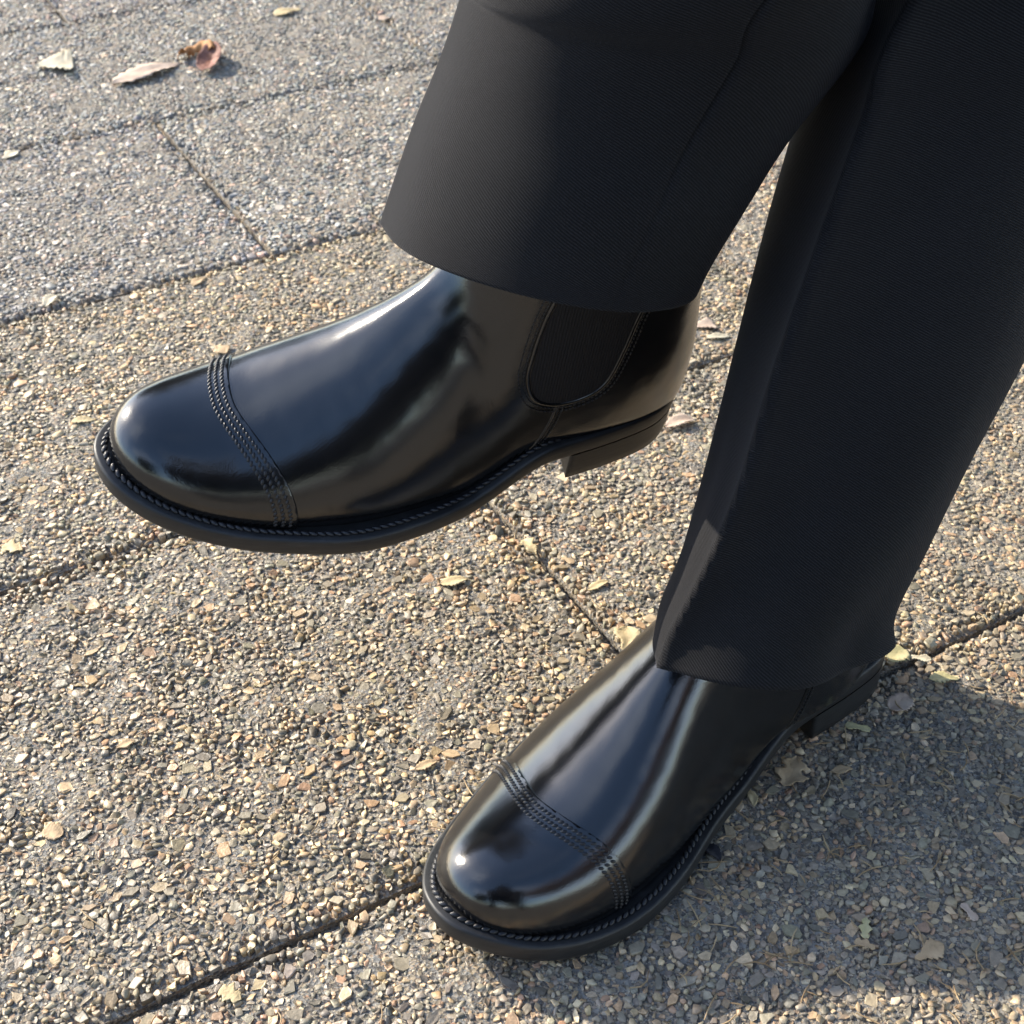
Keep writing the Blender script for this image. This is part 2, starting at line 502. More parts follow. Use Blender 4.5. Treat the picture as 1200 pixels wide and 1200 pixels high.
slabs = []
for row in range(-2, 8):                       # row r lies between joint lines n = N5 + r*CW and the next
    off = A0 + (HALF if row % 2 else 0.0)
    for cidx in range(-4, 5):
        slabs.append((off + cidx * 2 * HALF, off + (cidx + 1) * 2 * HALF, N5 + row * CW, N5 + (row + 1) * CW))
cand = []
made = []
for si, (a_lo, a_hi, n_lo, n_hi) in enumerate(slabs):
    ctr = world_an((a_lo + a_hi) / 2, (n_lo + n_hi) / 2)
    if not (-1.9 < ctr[0] < 1.9 and -0.5 < ctr[1] < 2.9):
        continue
    a0, a1, n0, n1 = a_lo + JH, a_hi - JH, n_lo + JH, n_hi - JH
    # slab body: tapered box with a chipped arris, sunk mortar top just under the stones
    bev = 0.0025
    nu, nv = 48, 24
    us = np.linspace(a0, a1, nu); vs = np.linspace(n0, n1, nv)
    V = []; F = []
    r_ = np.random.default_rng(100 + si)
    for j in range(nv):
        for i in range(nu):
            edge = i in (0, nu - 1) or j in (0, nv - 1)
            p = world_an(us[i], vs[j])
            V.append((p[0], p[1], -0.0003 - (0.0016 + 0.0014 * r_.random() if edge else 0.0) + 0.0005 * r_.normal()))
    for j in range(nv - 1):
        for i in range(nu - 1):
            q = j * nu + i
            F.append((q, q + 1, q + nu + 1, q + nu))
    rim = [i for i in range(nu)] + [(j + 1) * nu - 1 for j in range(1, nv)] + [(nv - 1) * nu + i for i in range(nu - 2, -1, -1)] + [j * nu for j in range(nv - 2, 0, -1)]
    b0 = len(V)
    for q in rim: V.append((V[q][0], V[q][1], -0.05))
    for t in range(len(rim)):
        u = (t + 1) % len(rim)
        F.append((rim[t], b0 + t, b0 + u, rim[u]))
    slab = link_mesh('paver', pymesh('paver', V, F, False), M['mortar'], pavement)
    made.append(slab)
    # single stones
    corners = world_an(np.array([a0, a1, a1, a0]), np.array([n0, n0, n1, n1]))
    tt = np.stack(np.meshgrid(np.linspace(a0, a1, 14), np.linspace(n0, n1, 8)), -1).reshape(-1, 2)
    if not inside_poly(world_an(tt[:, 0], tt[:, 1]), poly_wide).any():
        continue
    P = pack((a0 + 0.001, a1 - 0.001), (n0 + 0.001, n1 - 0.001),
             [(0.0027, 0.0043, 900, 0.92), (0.0018, 0.0028, 10500, 0.80), (0.0012, 0.0019, 28000, 0.74), (0.0008, 0.0012, 10000, 0.80)], 40 + si)
    W = world_an(P[:, 0], P[:, 1])
    ok = (inside_poly(W) & ((P[:, 2] > 0.00118 + 0.0002 * (W[:, 1] > 0.95)) | (W[:, 1] < 0.62))) | (inside_poly(W, poly_wide) & (P[:, 2] > 0.0021))
    W = W[ok]; R = P[ok, 2]
    if len(W) < 5: continue
    V, quads, tops = stone_arrays(W, R * 1.10, (a0, a1, n0, n1), r_)
    T = tints(len(W), r_)
    far = n_lo > N5 + 1.5 * CW  # light painted into the tint: sky glare cools far slabs, sun warms near ones
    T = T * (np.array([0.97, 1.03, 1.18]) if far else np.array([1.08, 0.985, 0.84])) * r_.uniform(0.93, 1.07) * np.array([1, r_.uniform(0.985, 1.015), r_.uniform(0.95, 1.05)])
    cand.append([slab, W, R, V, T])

# the 300 stones that show largest are objects of their own, the others are joined per slab
allsz = []
for ci, (slab, W, R, V, T) in enumerate(cand):
    x, y, d = px_of(W)
    vis = (x > 0) & (x < 1200) & (y > 0) & (y < 1200)
    # ground hidden behind the boots and trousers is skipped
    hid = ((x > 150) & (x < 800) & (y > 440 + 0 * x) & (y < 600 - np.abs(x - 420) * 0.15) & (x < 640)) | ((x > 830) & (y < 760) & (y > 1500 - x * 1.6)) | ((x > 560) & (x < 800) & (y > 900) & (y < 1080))
    sz = np.where(vis & ~hid, R / d, 0)
    for i in np.argsort(-sz)[:300]: allsz.append((sz[i], ci, i))
allsz.sort(reverse=True)
pick = {}
for s, ci, i in allsz[:300]: pick.setdefault(ci, set()).add(int(i))
for ci, (slab, W, R, V, T) in enumerate(cand):
    m = len(W)
    sel = np.zeros(m, bool)
    for i in pick.get(ci, ()): sel[i] = True
    keep = np.where(~sel)[0]
    Vk = V[keep]; mm = len(keep)
    base = (np.arange(mm) * 3 * K)[:, None]
    quads = np.concatenate([np.concatenate([base + q * K + i, base + q * K + (i + 1) % K, base + (q + 1) * K + (i + 1) % K, base + (q + 1) * K + i], 1) for q in range(2) for i in range(K)], 0)
    tops = base + 2 * K + np.arange(K)[None]
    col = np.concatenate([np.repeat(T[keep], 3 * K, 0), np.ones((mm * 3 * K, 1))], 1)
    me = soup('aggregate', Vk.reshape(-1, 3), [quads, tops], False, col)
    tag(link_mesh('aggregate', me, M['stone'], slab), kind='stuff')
    for i in np.where(sel)[0]:
        v = V[i].copy(); c = np.array([W[i][0], W[i][1], 0.0]); v -= c
        f = [(q * K + t, q * K + (t + 1) % K, (q + 1) * K + (t + 1) % K, (q + 1) * K + t) for q in range(2) for t in range(K)] + [tuple(2 * K + t for t in range(K))]
        so = link_mesh('stone', pymesh('stone', v, f, False), M['stone1'], slab)
        so.location = tuple(c)
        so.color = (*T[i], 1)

#@@BOOT
# ------------------------------------------------------------------ boots
CTL = np.array([[0.0, 0.0026], [0.006, 0.0228], [0.022, 0.0326], [0.05, 0.0332], [0.085, 0.0306], [0.12, 0.0323], [0.155, 0.0388], [0.19, 0.0491], [0.22, 0.0526], [0.25, 0.0474], [0.275, 0.0359], [0.291, 0.02], [0.2985, 0.0061], [0.2985, -0.007], [0.293, -0.0196], [0.279, -0.0332], [0.255, -0.0457], [0.225, -0.0559], [0.19, -0.0635], [0.155, -0.0600], [0.12, -0.0506], [0.085, -0.0425], [0.05, -0.0367], [0.022, -0.0289], [0.006, -0.0156]])
HH, TH, ARA, ARB, TSP = 0.0178, 0.0112, 0.0850, 0.1350, 0.0174
def closed_curve(c, n=12):
    out = []
    N = len(c)
    for i in range(N):
        a, b, cc, d = c[i - 1], c[i], c[(i + 1) % N], c[(i + 2) % N]
        for t in np.linspace(0, 1, n, endpoint=False):
            out.append(.5 * ((2 * b) + (-a + cc) * t + (2 * a - 5 * b + 4 * cc - d) * t * t + (-a + 3 * b - 3 * cc + d) * t ** 3))
    return np.array(out)
def resample(P, n, close=True):
    Q = np.vstack([P, P[:1]]) if close else P
    s = np.concatenate([[0], np.cumsum(np.linalg.norm(np.diff(Q, axis=0), axis=1))])
    t = np.linspace(0, s[-1], n, endpoint=not close)
    return np.stack([np.interp(t, s, Q[:, k]) for k in range(Q.shape[1])], 1), s[-1]
def sole_bottom(x):
    t = np.clip((x - ARA) / (ARB - ARA), 0, 1); t = t * t * (3 - 2 * t)
    return HH * (1 - t) + TSP * np.clip((x - .225) / .075, 0, 1) ** 2
OUT0 = closed_curve(CTL, 16)
OUT, OUT_LEN = resample(OUT0, 360)
# smooth the outline a little
for _ in range(6):
    OUT = 0.5 * OUT + 0.25 * (np.roll(OUT, 1, 0) + np.roll(OUT, -1, 0))
i0 = int(np.argmin(OUT[:, 0])); OUT = np.roll(OUT, -i0, 0)
def normals2(P):
    t = np.roll(P, -1, 0) - np.roll(P, 1, 0)
    t /= np.linalg.norm(t, axis=1)[:, None]
    n = np.stack([t[:, 1], -t[:, 0]], 1)
    if ((P - P.mean(0)) * n).sum() < 0: n = -n
    return n

# --- upper as an implicit surface
f_m = cspline([-0.01, .02, .05, .085, .12, .155, .19, .22, .25, .30], [.029, .029, .030, .0285, .0295, .035, .0435, .0470, .0475, .0475])
f_l = cspline([-0.01, .02, .05, .085, .12, .155, .19, .22, .25, .30], [.027, .027, .033, .0375, .0440, .0520, .0560, .0530, .0490, .0475])
f_t = cspline([-0.01, .06, .10, .12, .137, .15, .1675, .186, .213, .24, .264, .28, .30], [.17, .17, .165, .121, .1045, .0935, .0790, .0655, .0510, .0420, .0410, .0435, .0435])
f_p = cspline([0, .10, .15, .19, .23, .30], [1.70, 1.70, 1.70, 1.90, 2.05, 2.1])
s_b = cspline([0.0, .024, .0425, .0677, .0916, .12, .16, .22], [.004, .0035, .0035, .0062, .011, .0145, .0145, .011])
s_f = cspline([0.0, .03, .07, .10, .13, .16, .22], [.100, .100, .106, .116, .1225, .1245, .128])
s_w = cspline([0.0, .03, .05, .07, .10, .13, .16, .22], [.0300, .0312, .0328, .0330, .0332, .0362, .0395, .043])
XT, XS = 0.2905, 0.185
def f_upper(p):
    x, y, z = p[:, 0], p[:, 1], p[:, 2]
    zb = sole_bottom(x) + TH
    slim = 0.003 * np.clip((x - .14) / .06, 0, 1)
    m = f_m(x) - slim; l = f_l(x) - slim; W = (m + l) / 2; yc = (m - l) / 2
    T = f_t(x)
    zc = zb + 0.005
    Z = np.where(z > zc, (z - zc) / (T - 0.005), (zc - z) / 0.030)
    Zs = np.clip((z - zc) / (T - 0.005), 0, 1.5)
    Y = np.abs(y - yc - 0.010 * Zs * Zs) / W
    X = np.clip((x - XS) / (XT - XS), 0, None)
    Xb = np.clip((0.115 - x) / 0.095, 0, None)
    pe = f_p(x)
    S = np.maximum(Y, 1e-6) ** pe + np.maximum(Z, 1e-6) ** (pe * 0.97) + X ** 2.8 + Xb ** 2.6
    ff = (np.maximum(S, 1e-9) ** 0.5 - 1) * np.minimum(W, T) * 1.0
    xb, xf, w = s_b(z), s_f(z), s_w(z)
    dx = np.abs(x - (xb + xf) / 2) / ((xf - xb) / 2)
    dy = np.abs(y) / w
    e = (np.maximum(dx, 1e-6) ** 2.25 + np.maximum(dy, 1e-6) ** 2.25) ** (1 / 2.25)
    fs = (e - 1) * w
    k = 0.022
    h = np.clip(0.5 + 0.5 * (fs - ff) / k, 0, 1)
    return fs * (1 - h) + ff * h - k * h * (1 - h)
def grad_upper(p, e=2e-4):
    g = np.zeros_like(p)
    for k in range(3):
        d = np.zeros(3); d[k] = e
        g[:, k] = (f_upper(p + d) - f_upper(p - d)) / (2 * e)
    return g

def surface_net(f, lo, hi, st):
    xs = [np.arange(lo[k], hi[k] + st, st) for k in range(3)]
    G = np.stack(np.meshgrid(*xs, indexing='ij'), -1)
    sh = G.shape[:3]
    D = f(G.reshape(-1, 3)).reshape(sh)
    ins = D < 0
    c = np.zeros([s - 1 for s in sh], int)
    for dx in (0, 1):
        for dy in (0, 1):
            for dz in (0, 1):
                c += ins[dx:sh[0] - 1 + dx, dy:sh[1] - 1 + dy, dz:sh[2] - 1 + dz]
    act = (c > 0) & (c < 8)
    idx = -np.ones(act.shape, int)
    cells = np.argwhere(act)
    idx[act] = np.arange(len(cells))
    acc = np.zeros((len(cells), 3)); cnt = np.zeros(len(cells))
    cor = [(a, b, d) for a in (0, 1) for b in (0, 1) for d in (0, 1)]
    for a in cor:
        for k in range(3):
            if a[k] == 0:
                b = list(a); b[k] = 1
                pa = cells + np.array(a); pb = cells + np.array(b)
                da = D[pa[:, 0], pa[:, 1], pa[:, 2]]; db = D[pb[:, 0], pb[:, 1], pb[:, 2]]
                cr = (da < 0) != (db < 0)
                t = np.where(cr, da / np.where(cr, da - db, 1), 0)
                q = pa + (pb - pa) * t[:, None]
                acc[cr] += q[cr]; cnt[cr] += 1
    V = np.array(lo) + acc / cnt[:, None] * st
    F = []
    for k in range(3):
        o = [0, 1, 2]; o.remove(k); u, w = o
        A = np.moveaxis(ins, k, 0)
        cr = A[:-1] != A[1:]
        pts = np.argwhere(cr)
        pts = pts[(pts[:, 1] > 0) & (pts[:, 2] > 0)]
        e = np.zeros((len(pts), 3), int); e[:, k] = pts[:, 0]; e[:, u] = pts[:, 1]; e[:, w] = pts[:, 2]
        sgn = ins[e[:, 0], e[:, 1], e[:, 2]]
        quad = []
        for du, dw in ((0, 0), (1, 0), (1, 1), (0, 1)):
            q = e.copy(); q[:, u] -= du; q[:, w] -= dw
            okm = (q < np.array(act.shape)).all(1)
            quad.append(np.where(okm, idx[np.minimum(q[:, 0], act.shape[0] - 1), np.minimum(q[:, 1], act.shape[1] - 1), np.minimum(q[:, 2], act.shape[2] - 1)], -1))
        quad = np.stack(quad, 1)
        good = (quad >= 0).all(1)
        quad = quad[good]; s = sgn[good]
        if k == 1: s = ~s
        quad[~s] = quad[~s][:, ::-1]
        F.append(quad)
    return V, np.concatenate(F)

UV_, UF_ = surface_net(f_upper, (-0.008, -0.075, -0.004), (0.302, 0.062, 0.150), 0.0017)
for _ in range(2):      # relax, then put the vertices back on the surface
    acc = np.zeros_like(UV_); cnt = np.zeros(len(UV_))
    for a in range(4):
        np.add.at(acc, UF_[:, a], UV_[UF_[:, (a + 1) % 4]] + UV_[UF_[:, a - 1]]); np.add.at(cnt, UF_[:, a], 2)
    UV_ = 0.4 * UV_ + 0.6 * acc / np.maximum(cnt, 1)[:, None]
    for __ in range(2):
        gr = grad_upper(UV_)
        UV_ -= np.clip(f_upper(UV_) / np.maximum((gr ** 2).sum(1), 0.05), -0.001, 0.001)[:, None] * gr
gr = grad_upper(UV_)
UN_ = gr / np.linalg.norm(gr, axis=1)[:, None]
# drop what lies inside the sole
keep_v = UV_[:, 2] > sole_bottom(UV_[:, 0]) + TH - 0.004
UF_ = UF_[keep_v[UF_].all(1)]
used = np.unique(UF_); remap = -np.ones(len(UV_), int); remap[used] = np.arange(len(used))
UV_, UN_, UF_ = UV_[used], UN_[used], remap[UF_]
print('upper', UV_.shape, UF_.shape)
UP_BVH = BVHTree.FromPolygons([tuple(v) for v in UV_], [tuple(int(i) for i in f) for f in UF_])

def hit(o, d):
    loc, nor, i, dist = UP_BVH.ray_cast(Vector(o), Vector(d))
    if loc is None:
        loc, nor, i, dist = UP_BVH.find_nearest(Vector(o))
    p = np.array(loc)[None]
    g_ = grad_upper(p)[0]
    return p[0], g_ / np.linalg.norm(g_)

def bead_soup(items):
    """items: (center, tangent, normal, length, width, height) -> rounded stitches"""
    U = []
    nr, nk = 5, 6
    for i in range(nr):
        t = -1 + 2 * i / (nr - 1)
        rr = math.sqrt(max(0.0, 1 - (abs(t) * 0.93) ** 2.4))
        for k in range(nk):
            a = 2 * math.pi * k / nk
            U.append((t, math.cos(a) * rr, math.sin(a) * rr))
    U = np.array(U)
    F = [(i * nk + k, i * nk + (k + 1) % nk, (i + 1) * nk + (k + 1) % nk, (i + 1) * nk + k) for i in range(nr - 1) for k in range(nk)]
    F = np.array(F)
    C = np.array([i[0] for i in items]); Tn = np.array([i[1] for i in items]); Nn = np.array([i[2] for i in items])
    Tn = Tn / np.linalg.norm(Tn, axis=1)[:, None]
    B = np.cross(Nn, Tn); B /= np.linalg.norm(B, axis=1)[:, None]
    L = np.array([i[3:6] for i in items])
    V = C[:, None] + U[None, :, :1] * (Tn * L[:, :1] / 2)[:, None] + U[None, :, 1:2] * (B * L[:, 1:2] / 2)[:, None] + U[None, :, 2:] * (Nn * L[:, 2:] / 2)[:, None]
    FF = (F[None] + (np.arange(len(items)) * len(U))[:, None, None]).reshape(-1, 4)
    return V.reshape(-1, 3), FF

def tilt(t, n, ang):
    b = np.cross(n, t)
    return t * math.cos(ang) + b * math.sin(ang)

def stitch_path(P, Nn, pitch, length, width, height, lift=0.0, ang=0.0, side=0.0):
    s = np.concatenate([[0], np.cumsum(np.linalg.norm(np.diff(P, axis=0), axis=1))])
    items = []
    t = pitch / 2
    while t < s[-1]:
        c = np.array([np.interp(t, s, P[:, k]) for k in range(3)])
        n = np.array([np.interp(t, s, Nn[:, k]) for k in range(3)]); n /= np.linalg.norm(n)
        e = 0.0006
        tg = np.array([np.interp(min(t + e, s[-1]), s, P[:, k]) - np.interp(max(t - e, 0), s, P[:, k]) for k in range(3)])
        tg /= np.linalg.norm(tg)
        b = np.cross(n, tg)
        items.append((c + n * lift + b * side, tilt(tg, n, ang), n, length, width, height))
        t += pitch
    return items

# toe cap line: bowed across the foot
CAPX = 0.2355
def cap_x(y):
    y = np.asarray(y, float)
    return -np.where(y < 0, 0.0200 * (np.sqrt(y * y + 0.014 ** 2) - 0.014) / 0.0379, 0.0185 * (y / 0.05) ** 2)
def cap_curve(dx):
    """points on the upper along the toe cap line moved dx towards the heel"""
    P, Nn = [], []
    for a in np.linspace(-1.9, 1.9, 150):
        # rays from an axis inside the foot
        o = np.array([0.22, -0.003, 0.022]); d = np.array([0, math.sin(a), math.cos(a)])
        # march to the surface inside the bowed sheet
        r = 0.01
        for _ in range(60):
            q = o + d * r
            q[0] = CAPX - dx + cap_x(q[1])
            v = f_upper(q[None])[0]
            if abs(v) < 1e-5: break
            r = max(0.004, r - v * 0.8)
        if q[2] < sole_bottom(q[0]) + TH + 0.0008: continue
        g_ = grad_upper(q[None])[0]
        P.append(q); Nn.append(g_ / np.linalg.norm(g_))
    return np.array(P), np.array(Nn)

def gore_rows():
    pts = np.array([(.098, .175), (.0992, .150), (.1002, .129), (.1034, .1116), (.1060, .0900), (.1064, .0764), (.1015, .0640), (.0900, .0580), (.0760, .0590), (.0650, .0665), (.0595, .0860), (.0568, .1052), (.0542, .1200), (.0520, .150), (.0510, .175)])
    Q = []
    n = len(pts)
    for i in range(n - 1):
        a = pts[max(i - 1, 0)]; b = pts[i]; c = pts[i + 1]; d = pts[min(i + 2, n - 1)]
        for t in np.linspace(0, 1, 12, endpoint=False):
            Q.append(.5 * ((2 * b) + (-a + c) * t + (2 * a - 5 * b + 4 * c - d) * t * t + (-a + 3 * b - 3 * c + d) * t ** 3))
    Q.append(pts[-1])
    Q = np.array(Q)
    return Q[Q[:, 1] < 0.148]
GORE = gore_rows()

def make_meshes(mir):
    """all meshes of one boot, mirrored for the left foot"""
    sgn = np.array([1, -1, 1]) if mir else np.array([1, 1, 1])
    def fin(name, V, F, smooth=True):
        V = np.asarray(V) * sgn
        F = [np.asarray(f) for f in F]
        if mir: F = [f[:, ::-1] for f in F]
        return soup(name, V, F, smooth)
    R = {}
    me = fin('boot', UV_, [UF_])
    me.normals_split_custom_set_from_vertices([tuple(v) for v in UN_ * sgn])
    R['boot'] = me
    # toe cap: skin of the upper in front of the cap line, raised and closed at its edge
    bm = bmesh.new()
    sel = UV_[:, 0] - cap_x(UV_[:, 1]) > CAPX - 0.012
    ff = UF_[sel[UF_].all(1)]
    us = np.unique(ff); rm = -np.ones(len(UV_), int); rm[us] = np.arange(len(us))
    vs = []
    for i in us:
        v = UV_[i]
        vs.append(bm.verts.new((v[0] - cap_x(v[1]), v[1], v[2])))
    for f in ff: bm.faces.new([vs[rm[i]] for i in f])
    bmesh.ops.bisect_plane(bm, geom=bm.verts[:] + bm.edges[:] + bm.faces[:], plane_co=(CAPX, 0, 0), plane_no=(1, 0, 0), clear_inner=True)
    for v in bm.verts: v.co.x += float(cap_x(v.co.y))
    bm.verts.ensure_lookup_table()
    co = np.array([v.co[:] for v in bm.verts])
    for _ in range(2):
        g_ = grad_upper(co)
        dlt = (f_upper(co) / np.maximum((g_ ** 2).sum(1), .05))[:, None] * g_
        co = co - np.clip(dlt, -0.001, 0.001)
    g_ = grad_upper(co); nn = g_ / np.linalg.norm(g_, axis=1)[:, None]
    bnd = np.array([any(e.is_boundary for e in v.link_edges) for v in bm.verts])
    xl = co[:, 0] - cap_x(co[:, 1])
    edge = bnd & (xl < CAPX + 0.001)
    up = co + nn * 0.0011
    for v, c in zip(bm.verts, up): v.co = c
    be = [e for e in bm.edges if e.is_boundary and all(edge[v.index] for v in e.verts)]
    bm.verts.index_update()
    ex = bmesh.ops.extrude_edge_only(bm, edges=be)
    idn = {}
    nverts = [v for v in ex['geom'] if isinstance(v, bmesh.types.BMVert)]
    for v in nverts:
        p = np.array(v.co[:])[None]; gg = grad_upper(p)[0]; gg /= np.linalg.norm(gg)
        v.co = Vector(p[0] - gg * 0.0016 + np.array([-0.0004, 0, 0]))
    bm.verts.index_update()
    V = np.array([v.co[:] for v in bm.verts])
    F4 = np.array([[v.index for v in f.verts] for f in bm.faces if len(f.verts) == 4])
    F3 = np.array([[v.index for v in f.verts] for f in bm.faces if len(f.verts) == 3])
    F5 = np.array([[v.index for v in f.verts] for f in bm.faces if len(f.verts) == 5])
    bm.free()
    R['toe_cap'] = fin('toe_cap', V, [f for f in (F4, F3, F5) if len(f)])
    # sole
    nrm = normals2(OUT)
    N = len(OUT)
    prof = [(0.0022, 0.0), (0.0004, 0.0010), (0.0, 0.0026), (0.0001, 0.0056), (0.0, TH - 0.0014), (0.0006, TH - 0.0003), (0.0016, TH), (0.0052, TH - 0.0005), (0.0085, TH - 0.0012)]
    V = []; F = []
    for ins, dz in prof:
        P = OUT - nrm * ins
        z = sole_bottom(OUT[:, 0]) + dz
        V += [(P[i, 0], P[i, 1], z[i]) for i in range(N)]
    for r in range(len(prof) - 1):
        for i in range(N):
            j = (i + 1) % N
            F.append((r * N + i, r * N + j, (r + 1) * N + j, (r + 1) * N + i))
    top = (len(prof) - 1) * N
    for i in range(N // 2):
        a, b, c, d = i, i + 1, (N - i - 1) % N, (N - i) % N
        if len({a, b, c, d}) < 4: continue
        F.append((top + a, top + b, top + c, top + d)); F.append((d, c, b, a))
    F = np.array(F)
    tri = np.array([(a[0], a[1], a[2], a[3]) for a in F])
    # orientation check
    c0 = np.array(V)
    f0 = F[3 * N]; nr = np.cross(c0[f0[1]] - c0[f0[0]], c0[f0[2]] - c0[f0[0]])
    if (nr[:2] * nrm[0]).sum() < 0: F = F[:, ::-1]
    R['outsole'] = fin('outsole', V, [F])
    # heel block
    hp = OUT[OUT[:, 0] < 0.0735]
    hp = hp[np.argsort(np.arctan2(hp[:, 1], 0.0735 + 0.001 - hp[:, 0]))]
    yb0, yb1 = hp[0, 1], hp[-1, 1]
    breast = np.array([(0.0740 - 0.004 * math.sin(math.pi * t), yb1 + (yb0 - yb1) * t) for t in np.linspace(0, 1, 16)])
    hl = np.vstack([hp, breast]); hl, _ = resample(hl, 120)
    n2 = normals2(hl)
    prof = [(0.0012, 0.0003), (0.0005, 0.0009), (0.0003, 0.0060), (0.0002, 0.0100), (0.0002, HH + 0.0004)]
    n_ = len(hl); V = []; F = []
    for ins, z in prof:
        V += [(q[0], q[1], z) for q in hl - n2 * ins]
    for r in range(len(prof) - 1):
        for i in range(n_):
            j = (i + 1) % n_
            F.append((r * n_ + i, r * n_ + j, (r + 1) * n_ + j, (r + 1) * n_ + i))
    F = np.array(F); c0 = np.array(V)
    f0 = F[0]; nr = np.cross(c0[f0[1]] - c0[f0[0]], c0[f0[2]] - c0[f0[0]])
    if (nr[:2] * n2[0]).sum() < 0: F = F[:, ::-1]
    capf = np.array([tuple(range(n_ - 1, -1, -1))])
    R['heel'] = fin('heel', V, [F, capf], False)
    # chunky welt stitching all round
    ins = OUT - nrm * 0.0050
    z = sole_bottom(OUT[:, 0]) + TH
    P = np.c_[ins, z]; P = np.vstack([P, P[:1]])
    Nn = np.tile(np.array([0, 0, 1.0]), (len(P), 1))
    it = stitch_path(P, Nn, 0.0038, 0.0045, 0.0027, 0.0024, lift=0.0001, ang=0.45)
    V, F = bead_soup(it)
    R['welt_stitching'] = fin('welt_stitching', V, [F])
    # three braided rows on the toe cap
    it = []
    for r, dx in enumerate((-0.0028, -0.0057, -0.0086)):
        P, Nn = cap_curve(dx)
        it += stitch_path(P, Nn, 0.0024, 0.0028, 0.0017, 0.0016, lift=0.0010, ang=0.62)
    V, F = bead_soup(it)
    R['toe_cap_stitching'] = fin('toe_cap_stitching', V, [F])
    # elastic side panels with their bindings and seams
    gv, gf, sv = [], [], []
    bind = []
    for side in (1, -1):
        zs = np.concatenate([np.linspace(GORE[:, 1].min() + 0.0001, 0.066, 14), np.linspace(0.0675, 0.147, 36)])
        kbot = int(np.argmin(GORE[:, 1]))
        fr = GORE[:kbot + 1][::-1]; bk = GORE[kbot:]
        base = len(gv); nc = 22
        for zz in zs:
            xa = np.interp(zz, fr[:, 1], fr[:, 0]); xb = np.interp(zz, bk[:, 1], bk[:, 0])
            for t in np.linspace(0, 1, nc):
                p, n = hit((xb + (xa - xb) * t, side * 0.12, zz), (0, -side, 0))
                gv.append(p + n * 0.00035)
        for r in range(len(zs) - 1):
            for c in range(nc - 1):
                q = base + r * nc + c
                f = (q, q + 1, q + nc + 1, q + nc)
                gf.append(f if side < 0 else f[::-1])
        Gs, _ = resample(GORE, 90, False)
        P, Nn = [], []
        for x, zz in Gs:
            p, n = hit((x, side * 0.12, zz), (0, -side, 0)); P.append(p); Nn.append(n)
        P = np.array(P); Nn = np.array(Nn)
        bind.append((P, Nn))
        # outwards direction in the surface
        ctr = np.array([0.079, 0, 0.115])
        tg = np.gradient(P, axis=0); tg /= np.linalg.norm(tg, axis=1)[:, None]
        ow = np.cross(Nn, tg)
        if ((P - ctr) * ow).sum() < 0: ow = -ow
        for off in (0.0022, 0.0046):
            Q = []; QN = []
            for p, o in zip(P, ow):
                q = p + o * off
                a, n = hit((q[0], side * 0.12, q[2]), (0, -side, 0)); Q.append(a); QN.append(n)
            sv += stitch_path(np.array(Q), np.array(QN), 0.0023, 0.0017, 0.0007, 0.0008, lift=0.0003)
        # short side seam from the panel down to the welt
        for dx in (-0.0012, 0.0012):
            Q, QN = [], []
            for t in np.linspace(0, 1, 14):
                x = 0.0865 + dx + 0.0085 * t ** 1.8; zz = 0.0575 - 0.031 * t
                a, n = hit((x, side * 0.12, zz), (0, -side, 0)); Q.append(a); QN.append(n)
            sv += stitch_path(np.array(Q), np.array(QN), 0.0023, 0.0017, 0.0007, 0.0008, lift=0.0003)
    R['elastic_panel'] = [None, None]
    half = len(gv) // 2
    fh = len(gf) // 2
    R['elastic_panel'][0] = fin('elastic_panel', gv[:half], [np.array(gf[:fh])])
    R['elastic_panel'][1] = fin('elastic_panel', gv[half:], [np.array(gf[fh:]) - half])
    V, F = bead_soup(sv)
    R['seam_stitching'] = fin('seam_stitching', V, [F])
    # rolled leather edges: a thin ridge along the panel and along the side seam
    def tube(P, Nn, rw, rh, lift):
        tg = np.gradient(P, axis=0); tg /= np.linalg.norm(tg, axis=1)[:, None]
        B = np.cross(Nn, tg)
        V = []; F = []
        k = 8
        for i in range(len(P)):
            for a in range(k):
                t = 2 * math.pi * a / k
                V.append(P[i] + Nn[i] * (lift + rh * math.sin(t)) + B[i] * rw * math.cos(t))
        for i in range(len(P) - 1):
            for a in range(k):
                b = (a + 1) % k
                F.append((i * k + a, i * k + b, (i + 1) * k + b, (i + 1) * k + a))
        return V, F
    V, F = [], []
    for P, Nn in bind:
        v, f = tube(P, Nn, 0.0012, 0.0007, 0.0002)
        F += [tuple(i + len(V) for i in q) for q in f]; V += v
    for side in (1, -1):
        Q, QN = [], []
        for t in np.linspace(0, 1, 24):
            x = 0.0890 + 0.0085 * t ** 1.8; zz = 0.0580 - 0.0315 * t
            a, n = hit((x, side * 0.12, zz), (0, -side, 0)); Q.append(a); QN.append(n)
        v, f = tube(np.array(Q), np.array(QN), 0.0010, 0.0006, 0.0)
        F += [tuple(i + len(V) for i in q) for q in f]; V += v
    R['leather_binding'] = fin('leather_binding', V, [np.array(F)])
    # strip up the back of the heel
    V, F = [], []
    zs = np.linspace(0.075, 0.147, 26)
    for i, zz in enumerate(zs):
        for t in np.linspace(-1, 1, 9):
            p, n = hit((-0.05, 0.0065 * t, zz), (1, 0, 0))
            V.append(p + n * (0.0014 * (1 - abs(t) ** 6) - 0.0003))
    for i in range(len(zs) - 1):
        for c in range(8):
            q = i * 9 + c; F.append((q, q + 1, q + 10, q + 9))
    R['back_strip'] = fin('back_strip', V, [np.array(F)])
    return R

PERSON = empty('person', (0.45, 0.72, 0))
tag(PERSON, 'person in black trousers and black boots sitting with legs crossed', 'person')
PERSON_INV = Matrix.Translation((-0.45, -0.72, 0))

